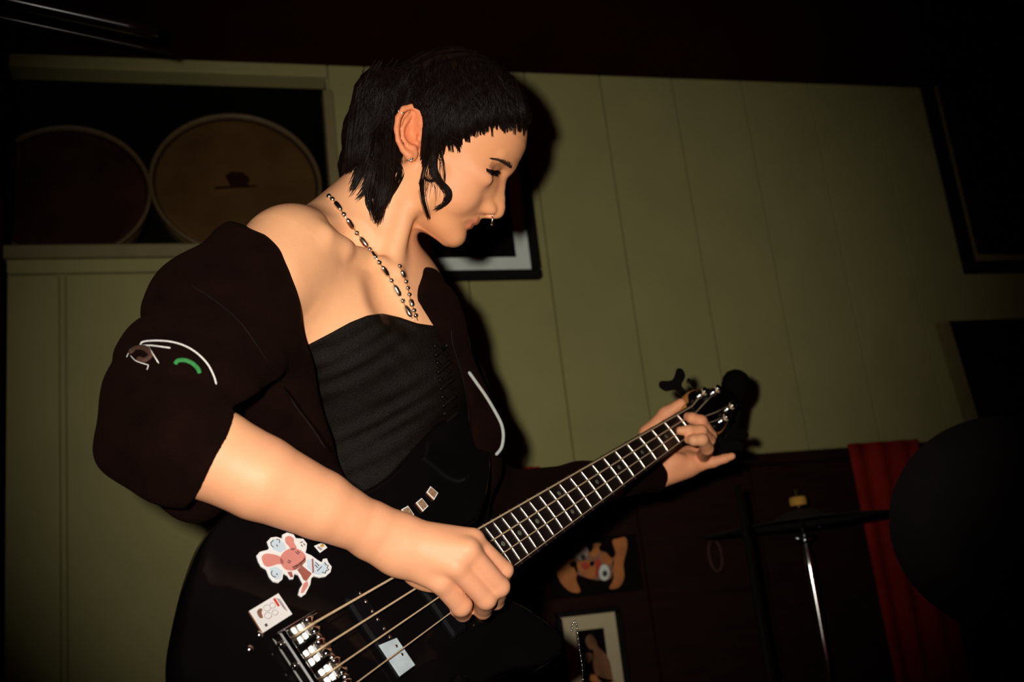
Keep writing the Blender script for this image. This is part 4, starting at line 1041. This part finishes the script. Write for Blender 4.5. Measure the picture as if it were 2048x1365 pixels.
# necklace of balls and barrels
chest_ops = [('gu', torso, 0.02), ('gu', head, 0.016)]
cs = lambda P, c=None, rb=0.0: np.minimum(evalops(chest_ops, P), top_fn(P))
near_path = smooth_poly([(656, 391), (672, 406), (690, 433), (715, 468), (740, 500), (765, 535), (785, 565), (803, 598), (818, 628), (829, 642)], 8, closed=False)
far_path = smooth_poly([(797, 528), (806, 548), (815, 575), (821, 600), (829, 625), (834, 640)], 8, closed=False)
nk_loc = W(740, 520, 1.36)
neck_chain = empty('chain_necklace', nk_loc, 'silver ball and barrel chain necklace round the person\'s neck', 'necklace')
def lay(path, far):
    P, ok = trace_many(path[:, 0], path[:, 1], cs, 1.15, 1.75)
    if far:
        dz = np.linspace(1.40, 1.345, len(path)); dz = np.minimum(dz, P[:, 2] - 0.004)
        return np.stack(((path[:, 0] - CX) / FPX * dz, (CY - path[:, 1]) / FPX * dz, dz), -1)
    dz = P[:, 2]
    for _ in range(3): dz = np.convolve(np.pad(dz, 1, mode='edge'), (0.25, 0.5, 0.25), 'valid')
    dz = dz - 0.0035
    return np.stack(((path[:, 0] - CX) / FPX * dz, (CY - path[:, 1]) / FPX * dz, dz), -1)
for path, far in ((near_path, False), (far_path, True)):
    P = V2W(lay(path, far)) - nk_loc
    s = np.r_[0, np.cumsum(np.linalg.norm(np.diff(P, axis=0), axis=1))]
    at = lambda t: np.array([np.interp(t, s, P[:, i]) for i in range(3)])
    MB().tube(P, 0.0006, 5).build('chain_link', M_silver, neck_chain)
    t = 0.003; k = 0; hl = 0.0085 if not far else 0.0055; rb_ = 0.0034 if not far else 0.0030
    seq = ('b', 'b', 'c', 'b', 'c', 'b', 'c', 'b', 'c', 'b', 'c', 'b', 'c', 'b', 'c', 'b', 'c', 'b', 'c') if not far else ('b', 'c', 'b', 'b') * 5
    prev = None
    while t < s[-1] - 0.003 and k < len(seq):
        kind = seq[k]
        if kind == 'b': ball(at(t), rb_, M_silver, 'ball_bead', neck_chain)
        else:
            a0, a1 = at(t - hl), at(t + hl)
            q = np.array([a0 + (a1 - a0) * f for f in (0, 0.10, 0.28, 0.72, 0.90, 1)])
            MB().tube(q, np.array((0.0012, 0.0029, 0.0037, 0.0037, 0.0029, 0.0012)) * (rb_ / 0.0034), 12).build('barrel_bead', M_silver, neck_chain)
        nx = seq[k + 1] if k + 1 < len(seq) else 'b'
        t += (rb_ if kind == 'b' else hl) + (rb_ if nx == 'b' else hl) + 0.0026
        k += 1
# ------------------------------------------------------------------ things on and in front of the back wall
def wall_frame(name, x0, x1, z0, z1, fw, mw, label, m_frame, m_mat, m_print, dep=0.022, yo=0.0):
    e = empty(name, (0.5 * (x0 + x1), YW - yo, z0), label, 'picture'); o = np.array(e.location)
    Y0, Y1 = YW - yo - dep, YW - yo - 0.001
    for n_, lo, hi in (('frame_rail', (x0, Y0, z0), (x1, Y1, z0 + fw)), ('frame_rail', (x0, Y0, z1 - fw), (x1, Y1, z1)), ('frame_stile', (x0, Y0, z0 + fw), (x0 + fw, Y1, z1 - fw)), ('frame_stile', (x1 - fw, Y0, z0 + fw), (x1, Y1, z1 - fw))):
        MB().box(np.array(lo) - o, np.array(hi) - o, bev=0.003).build(n_, m_frame, e)
    a, b, c, d = x0 + fw, x1 - fw, z0 + fw, z1 - fw
    ma = MB().box(np.array((a, Y0 + 0.012, c)) - o, np.array((b, Y0 + 0.015, d)) - o).build('mat_board', m_mat, e)
    pr_ = MB().box(np.array((a + mw, Y0 + 0.010, c + mw)) - o, np.array((b - mw, Y0 + 0.0122, d - mw)) - o).build('print', m_print, e)
    return e, o, ma, pr_, Y0
x1_, z0_ = onwall(1086, 556, 0.02); x0_ = onwall(822, 556, 0.02)[0]
pic, po, ma, prn, Y0 = wall_frame('framed_picture', x0_, x1_, z0_, z0_ + 0.42, 0.023, 0.034, 'black framed photo with white signed mat, behind the person\'s chin', M_black, M_mat_board, M_photo)
for L in ([(842, 521), (846, 516), (850, 524), (856, 530), (862, 523), (872, 526)], [(846, 532), (856, 526), (866, 530), (873, 527)], [(876, 536), (880, 528), (884, 534), (889, 529)]):
    P = [];
    for u, v in smooth_poly(L, 3, closed=False):
        X, Z = onwall(u, v, 0.012); P.append((X, YW - 0.0115, Z))
    MB().tube(np.array(P) - po, 0.0011, 5).build('signature_stroke', M_ink, pic)
x0_, z0_ = onwall(1936, 545, 0.02)
wall_frame('framed_picture', x0_, x0_ + 0.50, z0_, z0_ + 0.62, 0.032, 0.022, 'dark picture with a dim pale mat at the far right of the wall', M_black, M_trim, M_photo)
# leaning dark board with a pale edge under it
p0, p1 = onwall(1882, 643, 0.03), onwall(1955, 888, 0.03)
e = empty('leaning_board', (p0[0], YW - 0.03, p1[1]), 'tall dark board with a pale left edge under the far right picture', 'board'); o = np.array(e.location)
q = np.array([(p0[0], 0, p0[1]), (p1[0], 0, p1[1])]) + np.array((0, YW - 0.03, 0)) - o
def slab(a, b, w, y0, y1):
    v = []
    for y in (y0, y1): v += [a + (0, y, 0), a + (w, y, 0), b + (w, y, 0), b + (0, y, 0)]
    return np.array(v), [(0, 3, 2, 1), (4, 5, 6, 7), (0, 1, 5, 4), (1, 2, 6, 5), (2, 3, 7, 6), (3, 0, 4, 7)]
MB().add(*slab(q[0] + (0.022, 0, 0), q[1] + (0.022, 0, 0), 0.55, 0.0, 0.024)).build('board_face', M_photo, e)
MB().add(*slab(q[0], q[1], 0.022, -0.004, 0.026)).build('board_edge', M_trim, e)
# cream matted photo of two people, low on the panelling
xa, za = onwall(1112, 1226, 0.02); xb = onwall(1240, 1206, 0.02)[0]
fr, fo, ma, prn, Y0 = wall_frame('framed_picture', xa, xb, za - 0.36, za, 0.012, 0.031, 'photo of two people in a cream mat low on the dark panelling', M_black, M_cream, M_photo)
M_fig = mat('sepia_print', (0.20, 0.075, 0.022), 0.7, noise=0.6, nscale=40)
def on_print(L, m, name, y=Y0 + 0.0096, par=fr, oo=fo, n=3, off=0.012):
    P = []
    for u, v in (smooth_poly(L, n) if n else L):
        X, Z = onwall(u, v, off); P.append((X, Z))
    R = np.array(((1, 0, 0), (0, 0, 1), (0, 1, 0)))
    return MB().prism(P, -y - 0.0005 if False else y - 0.0006, y, R=R, c=-oo).build(name, m, par)
cv = lambda L: [(1040 + x / 3.74, 1000 + y / 3.74) for x, y in L]
on_print(cv([(490, 1040), (515, 1010), (545, 1020), (570, 1060), (580, 1100), (625, 1140), (665, 1200), (685, 1290), (690, 1365), (610, 1365), (560, 1300), (545, 1220), (550, 1130), (520, 1120), (495, 1080)]), M_fig, 'figure_print')
on_print(cv([(485, 1165), (510, 1142), (540, 1160), (535, 1200), (510, 1225), (488, 1200)]), M_fig, 'figure_print')
on_print(cv([(530, 1310), (580, 1320), (640, 1340), (700, 1350), (700, 1365), (540, 1365)]), M_orange, 'figure_print')
# poster of an orange mask with pale eyes
xa, za = onwall(1105, 1200, 0.012); xb, zb = onwall(1272, 1068, 0.012)
e = empty('mask_poster', (0.5 * (xa + xb), YW - 0.012, za), 'dark poster printed with a torn orange mask with pale eyes', 'poster'); po2 = np.array(e.location)
MB().box(np.array((xa, YW - 0.012, za)) - po2, np.array((xb, YW - 0.0065, zb)) - po2).build('poster_sheet', M_photo, e)
yy = YW - 0.0121
def pp(L, m, name, k=0): return on_print(cv(L), m, name, y=yy - 0.0006 * k, par=e, oo=po2, off=0.012)
pp([(275, 540), (300, 490), (360, 440), (420, 470), (430, 545), (418, 600), (450, 690), (380, 690), (320, 640), (290, 590)], M_orange, 'mask_print')
pp([(690, 310), (740, 290), (790, 285), (800, 360), (772, 480), (778, 580), (740, 655), (668, 665), (700, 590), (690, 480), (715, 400)], M_orange, 'mask_print')
pp([(400, 430), (470, 370), (540, 330), (610, 330), (700, 370), (700, 470), (690, 560), (660, 600), (560, 600), (470, 575), (415, 540)], M_brn, 'mask_print')
pp([(420, 480), (480, 460), (560, 470), (570, 560), (540, 592), (470, 570)], M_orange, 'mask_print', 1)
pp([(520, 350), (590, 330), (600, 390), (560, 430), (520, 410)], M_orange, 'mask_print', 1)
pp([(600, 410), (660, 400), (690, 440), (670, 490), (610, 470)], M_orange, 'mask_print', 1)
pp([(430, 440), (415, 390), (470, 345), (510, 355), (505, 410), (480, 450)], M_pink, 'pale_patch', 1)
pp([(590, 520), (620, 487), (655, 500), (668, 560), (640, 605), (600, 590)], M_mat_board, 'pale_eye', 2)
pp([(618, 540), (640, 530), (652, 560), (632, 578), (614, 562)], M_ink, 'pupil', 3)
pp([(450, 425), (475, 410), (492, 435), (470, 460)], M_ink, 'pupil', 3)
pp([(590, 350), (640, 312), (690, 340), (708, 400), (685, 440), (640, 395), (600, 385)], M_photo, 'dark_patch', 2)
pp([(500, 340), (540, 325), (545, 365), (520, 395)], M_photo, 'dark_patch', 2)
pp([(560, 450), (600, 460), (600, 500), (580, 560), (560, 590), (565, 520)], M_redtrim, 'red_patch', 2)
pp([(455, 480), (495, 470), (520, 495), (500, 525), (465, 515)], M_redtrim, 'red_patch', 2)
pp([(370, 480), (405, 460), (425, 485), (390, 510)], M_photo, 'dark_patch', 2)
pp([(520, 470), (550, 460), (552, 490), (528, 500)], M_photo, 'dark_patch', 2)
# red cloths hung from the top of the panelling
def cloth(name, pxa, pxb, pyt, length, label, amp=0.012):
    xa, zt = onwall(pxa, pyt, 0.04); xb = onwall(pxb, pyt, 0.04)[0]
    nx, nz = 28, 24; v = []; f = []
    for j in range(nz):
        t = j / (nz - 1)
        for i in range(nx):
            s_ = i / (nx - 1)
            v.append((xa + (xb - xa) * s_ + 0.01 * t * math.sin(9 * s_), YW - 0.045 - amp * math.sin(s_ * 19 + 1.5 * t) * (0.4 + 0.6 * t), zt - length * t))
    for s_ in (0, 1): pass
    n0 = len(v); v += [(x, y + 0.004, z) for x, y, z in v]
    for j in range(nz - 1):
        for i in range(nx - 1):
            a = j * nx + i; f.append((a, a + nx, a + nx + 1, a + 1)); f.append((n0 + a, n0 + a + 1, n0 + a + nx + 1, n0 + a + nx))
    for i in range(nx - 1):
        f.append((i, i + 1, n0 + i + 1, n0 + i)); a = (nz - 1) * nx + i; f.append((a, n0 + a, n0 + a + 1, a + 1))
    for j in range(nz - 1):
        a = j * nx; f.append((a, n0 + a, n0 + a + nx, a + nx)); a += nx - 1; f.append((a, a + nx, n0 + a + nx, n0 + a))
    return MB().add(v, f, True).build(name, M_red, None, label, 'cloth', loc=((xa + xb) / 2, YW - 0.045, zt - length))
cloth('hanging_cloth', 1694, 1834, 889, Z_dado * 0.9, 'dull red cloth hanging down the panelling behind the cymbal')
cloth('hanging_cloth', 1000, 1078, 939, 0.07, 'bright red cloth edge showing above the left sleeve', 0.006)
# cord loop
c0 = onwall(1436, 1110, 0.03)
a_ = np.linspace(0, 2 * math.pi, 30)
MB().tube([(c0[0] + 0.016 * math.cos(t), YW - 0.016, c0[1] + 0.036 * math.sin(t)) for t in a_], 0.0032, 6).build('cord_loop', mat('dim_red_cord', (0.045, 0.010, 0.004), 0.8, noise=0.3, nscale=80), None, 'dim reddish cord loop hung on the dark panelling', 'cord', loc=(c0[0], YW - 0.016, c0[1]))
# ------------------------------------------------------------------ round drums in the recess
def drum(pxc, pyc, rpx, dy, label, m, mark):
    d = VR @ np.array(((pxc - CX) / FPX, (CY - pyc) / FPX, 1.0)); t = (YW + dy - CAM[1]) / d[1]; c = CAM + d * t
    r = rpx * t / FPX; c[2] = rz0 + r
    e = empty('round_drum', (c[0], c[1], rz0), label, 'drum', 'round drums on the recess ledge'); o = np.array(e.location)
    R = np.array(((1, 0, 0), (0, 0, -1), (0, 1, 0)))          # lathe axis z -> world -y
    tl_ = math.radians(-10); R = np.array(((1, 0, 0), (0, math.cos(tl_), -math.sin(tl_)), (0, math.sin(tl_), math.cos(tl_)))) @ R
    MB().lathe([(r * 0.93, -0.06), (r * 0.93, 0.0), (r * 0.98, 0.002), (r, 0.006), (r, 0.012), (r * 0.985, 0.016), (r * 0.955, 0.014), (r * 0.95, 0.004), (r * 0.92, -0.06), (r * 0.93, -0.06)], 56, R=R, c=c - o, cap=False).build('rim', M_rim, e)
    MB().lathe([(r * 0.952, 0.002), (r * 0.90, 0.005), (r * 0.86, 0.0035), (0.0, 0.0045)], 56, R=R, c=c - o).build('skin', m, e)
    if mark:
        k = r
        s_ = MB().prism([(-0.13 * k, 0.10 * k), (-0.06 * k, 0.16 * k), (0.08 * k, 0.15 * k), (0.15 * k, 0.06 * k), (0.12 * k, -0.05 * k), (-0.08 * k, -0.05 * k)], 0.0044, 0.0062, R=R @ np.diag((1, 1, 1)), c=c - o)
        s_.prism([(-0.26 * k, -0.06 * k), (0.22 * k, -0.03 * k), (0.22 * k, -0.055 * k), (-0.26 * k, -0.09 * k)], 0.0044, 0.0060, R=R, c=c - o)
        s_.build('painted_mark', M_dark, e)
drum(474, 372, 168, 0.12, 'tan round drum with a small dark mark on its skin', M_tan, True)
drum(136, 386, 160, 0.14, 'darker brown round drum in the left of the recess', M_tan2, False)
# glossy pipes under the ceiling
for (gx, gy, dd, r_, lb_) in ((190, 37, 1.80, 0.0135, 'thick glossy dark pipe under the ceiling at top left'), (220, 81, 1.84, 0.003, 'thin dark conduit just below the thick ceiling pipe')):
    c_ = K(gx, gy, dd); t_ = _n((1.0, -0.125, 0.455))
    P = V2W(np.array([c_ + t_ * q for q in np.linspace(-0.45, 0.10, 12)]))
    MB().tube(P, r_, 20).build('ceiling_pipe', mat('dark_pipe_enamel', (0.010, 0.004, 0.003), 0.17, noise=0.3, nscale=30, spec=0.7), None, lb_, 'pipe', 'pipes under the ceiling', loc=P.mean(0))
# ------------------------------------------------------------------ cymbals and stand
M_cym = mat('dark_cymbal_metal', (0.007, 0.0014, 0.0008), 0.85, 0.0, noise=0.4, nscale=20)
sp = W(1604, 1048, 2.40)
stand = empty('cymbal_stand', (sp[0], sp[1], 0.0), 'chrome cymbal stand with a wing nut and yellow felt', 'cymbal stand')
h_ = sp[2]
MB().lathe([(0.0035, h_ - 0.03), (0.0035, h_ + 0.075)], 10).build('threaded_rod', M_chrome, stand)
MB().lathe([(0.0, 0.40), (0.006, 0.40), (0.0062, h_ - 0.24), (0.0095, h_ - 0.10), (0.0105, h_ - 0.075), (0.006, h_ - 0.045), (0.005, h_ - 0.03), (0, h_ - 0.03)], 14).build('upper_tube', M_chrome, stand)
MB().lathe([(0.0, 0.16), (0.011, 0.16), (0.011, 0.44), (0.014, 0.44), (0.014, 0.47), (0, 0.47)], 14).build('lower_tube', M_chrome, stand)
wn = MB().lathe([(0.0, -0.009), (0.008, -0.009), (0.007, 0.006), (0.0, 0.009)], 12, c=(0, 0, h_ - 0.035))
wn.tube([(-0.024, 0, h_ - 0.028), (-0.012, 0, h_ - 0.034), (0, 0, h_ - 0.036), (0.012, 0, h_ - 0.034), (0.024, 0, h_ - 0.028)], (0.006, 0.005, 0.005, 0.005, 0.006), 8)
wn.build('wing_nut', M_chrome, stand)
MB().lathe([(0.0, 0), (0.0175, 0), (0.0185, 0.004), (0.0185, 0.014), (0.017, 0.018), (0, 0.018)], 20, c=(0, 0, h_ + 0.040)).build('felt_washer', M_yellow, stand)
MB().lathe([(0.0, 0), (0.016, 0), (0.0165, 0.010), (0, 0.012)], 20, c=(0, 0, h_ + 0.024)).build('felt_washer', M_black, stand)
for k in range(3):
    a = k * 2.094 + 0.4
    MB().tube([(0, 0, 0.44), (0.13 * math.cos(a), 0.13 * math.sin(a), 0.25), (0.30 * math.cos(a), 0.30 * math.sin(a), 0.012)], 0.007, 8).build('leg', M_chrome, stand)
def cymbal(loc, R, r, label):
    prof = [(0.006, 0.034), (0.03, 0.032), (0.052, 0.022), (0.062, 0.016), (r * 0.6, 0.008), (r, 0.0), (r, -0.0012), (r * 0.6, 0.0065), (0.062, 0.0145), (0.052, 0.0205), (0.03, 0.0305), (0.006, 0.0325)]
    o = MB().lathe(prof + prof[:1], 56, R=R).build('cymbal', M_cym, None, label, 'cymbal'); o.location = loc; return o
cymbal(sp - np.array((0, 0, 0.004)), np.eye(3), 0.215, 'dark cymbal seen edge on, on the chrome stand')
cp = W(2010, 1050, 1.85)
nv = _n(CAM - cp + np.array((0.2, 0, -0.5))); xa_ = _n(np.cross((0, 0, 1), nv)); ya_ = np.cross(nv, xa_)
cymbal(cp, np.array((xa_, ya_, nv)).T, 0.185, 'large dark cymbal tilted towards us at the right edge')
st2 = empty('cymbal_stand', (cp[0], cp[1], 0), 'black cymbal stand behind the large tilted cymbal', 'cymbal stand')
MB().lathe([(0.0, 0.3), (0.009, 0.3), (0.008, cp[2] - 0.02), (0, cp[2] - 0.02)], 12).build('tube', M_black, st2)
for k in range(3):
    a = k * 2.094 + 0.9
    MB().tube([(0, 0, 0.5), (0.14 * math.cos(a), 0.14 * math.sin(a), 0.25), (0.28 * math.cos(a), 0.28 * math.sin(a), 0.012)], 0.007, 8).build('leg', M_black, st2)
# ------------------------------------------------------------------ microphone behind the headstock
M_foam = mat('black_foam', (0.006, 0.004, 0.004), 1.0, noise=0.5, nscale=200, bump=1.0, bscale=700, spec=0.0)
mb_ = W(1471, 773, 2.02); mh = W(1460, 885, 2.05)
mic = empty('microphone', mb_, 'black foam topped microphone on a stand just behind the bass headstock', 'microphone')
dv = _n(mh - mb_); u_ = _n(np.cross(dv, (0, 1, 0))); w2 = np.cross(dv, u_); Rm = np.array((u_, w2, dv)).T
prof = [(0.0, -0.031), (0.010, -0.0295), (0.019, -0.024), (0.0245, -0.014), (0.0262, -0.002), (0.0255, 0.010), (0.021, 0.022), (0.0165, 0.029), (0, 0.029)]
MB().lathe(prof, 28, R=Rm).build('foam_windscreen', M_foam, mic)
MB().lathe([(0, 0.024), (0.0155, 0.026), (0.0150, 0.05), (0.0115, 0.16), (0, 0.16)], 20, R=Rm).build('handle', M_black, mic)
ms = empty('microphone_stand', (mh[0], mh[1], 0), 'thin black microphone stand below the foam topped microphone', 'mic stand')
MB().lathe([(0, 0.02), (0.006, 0.02), (0.006, mh[2] - 0.08), (0, mh[2] - 0.08)], 12).build('pole', M_black, ms)
MB().lathe([(0, 0), (0.12, 0), (0.12, 0.012), (0.03, 0.022), (0, 0.022)], 28).build('base', M_black, ms)

# thin chain hanging below the bass neck
tc0 = W(1152, 1247, 1.50)
chn = empty('thin_chain', tc0, 'thin silver chain hanging in front of the cream matted photo', 'chain')
Pc = V2W(np.array([K(x, y, 1.50) for x, y in smooth_poly([(1143, 1262), (1146, 1248), (1152, 1245), (1155, 1262), (1158, 1290), (1162, 1318), (1165, 1342), (1166, 1385)], 5, closed=False)])) - tc0
MB().tube(Pc, 0.0008, 6).build('chain_core', M_steel, chn)
for i in range(0, len(Pc), 2): ball(Pc[i], 0.0016, M_silver, 'chain_bead', chn, 8)
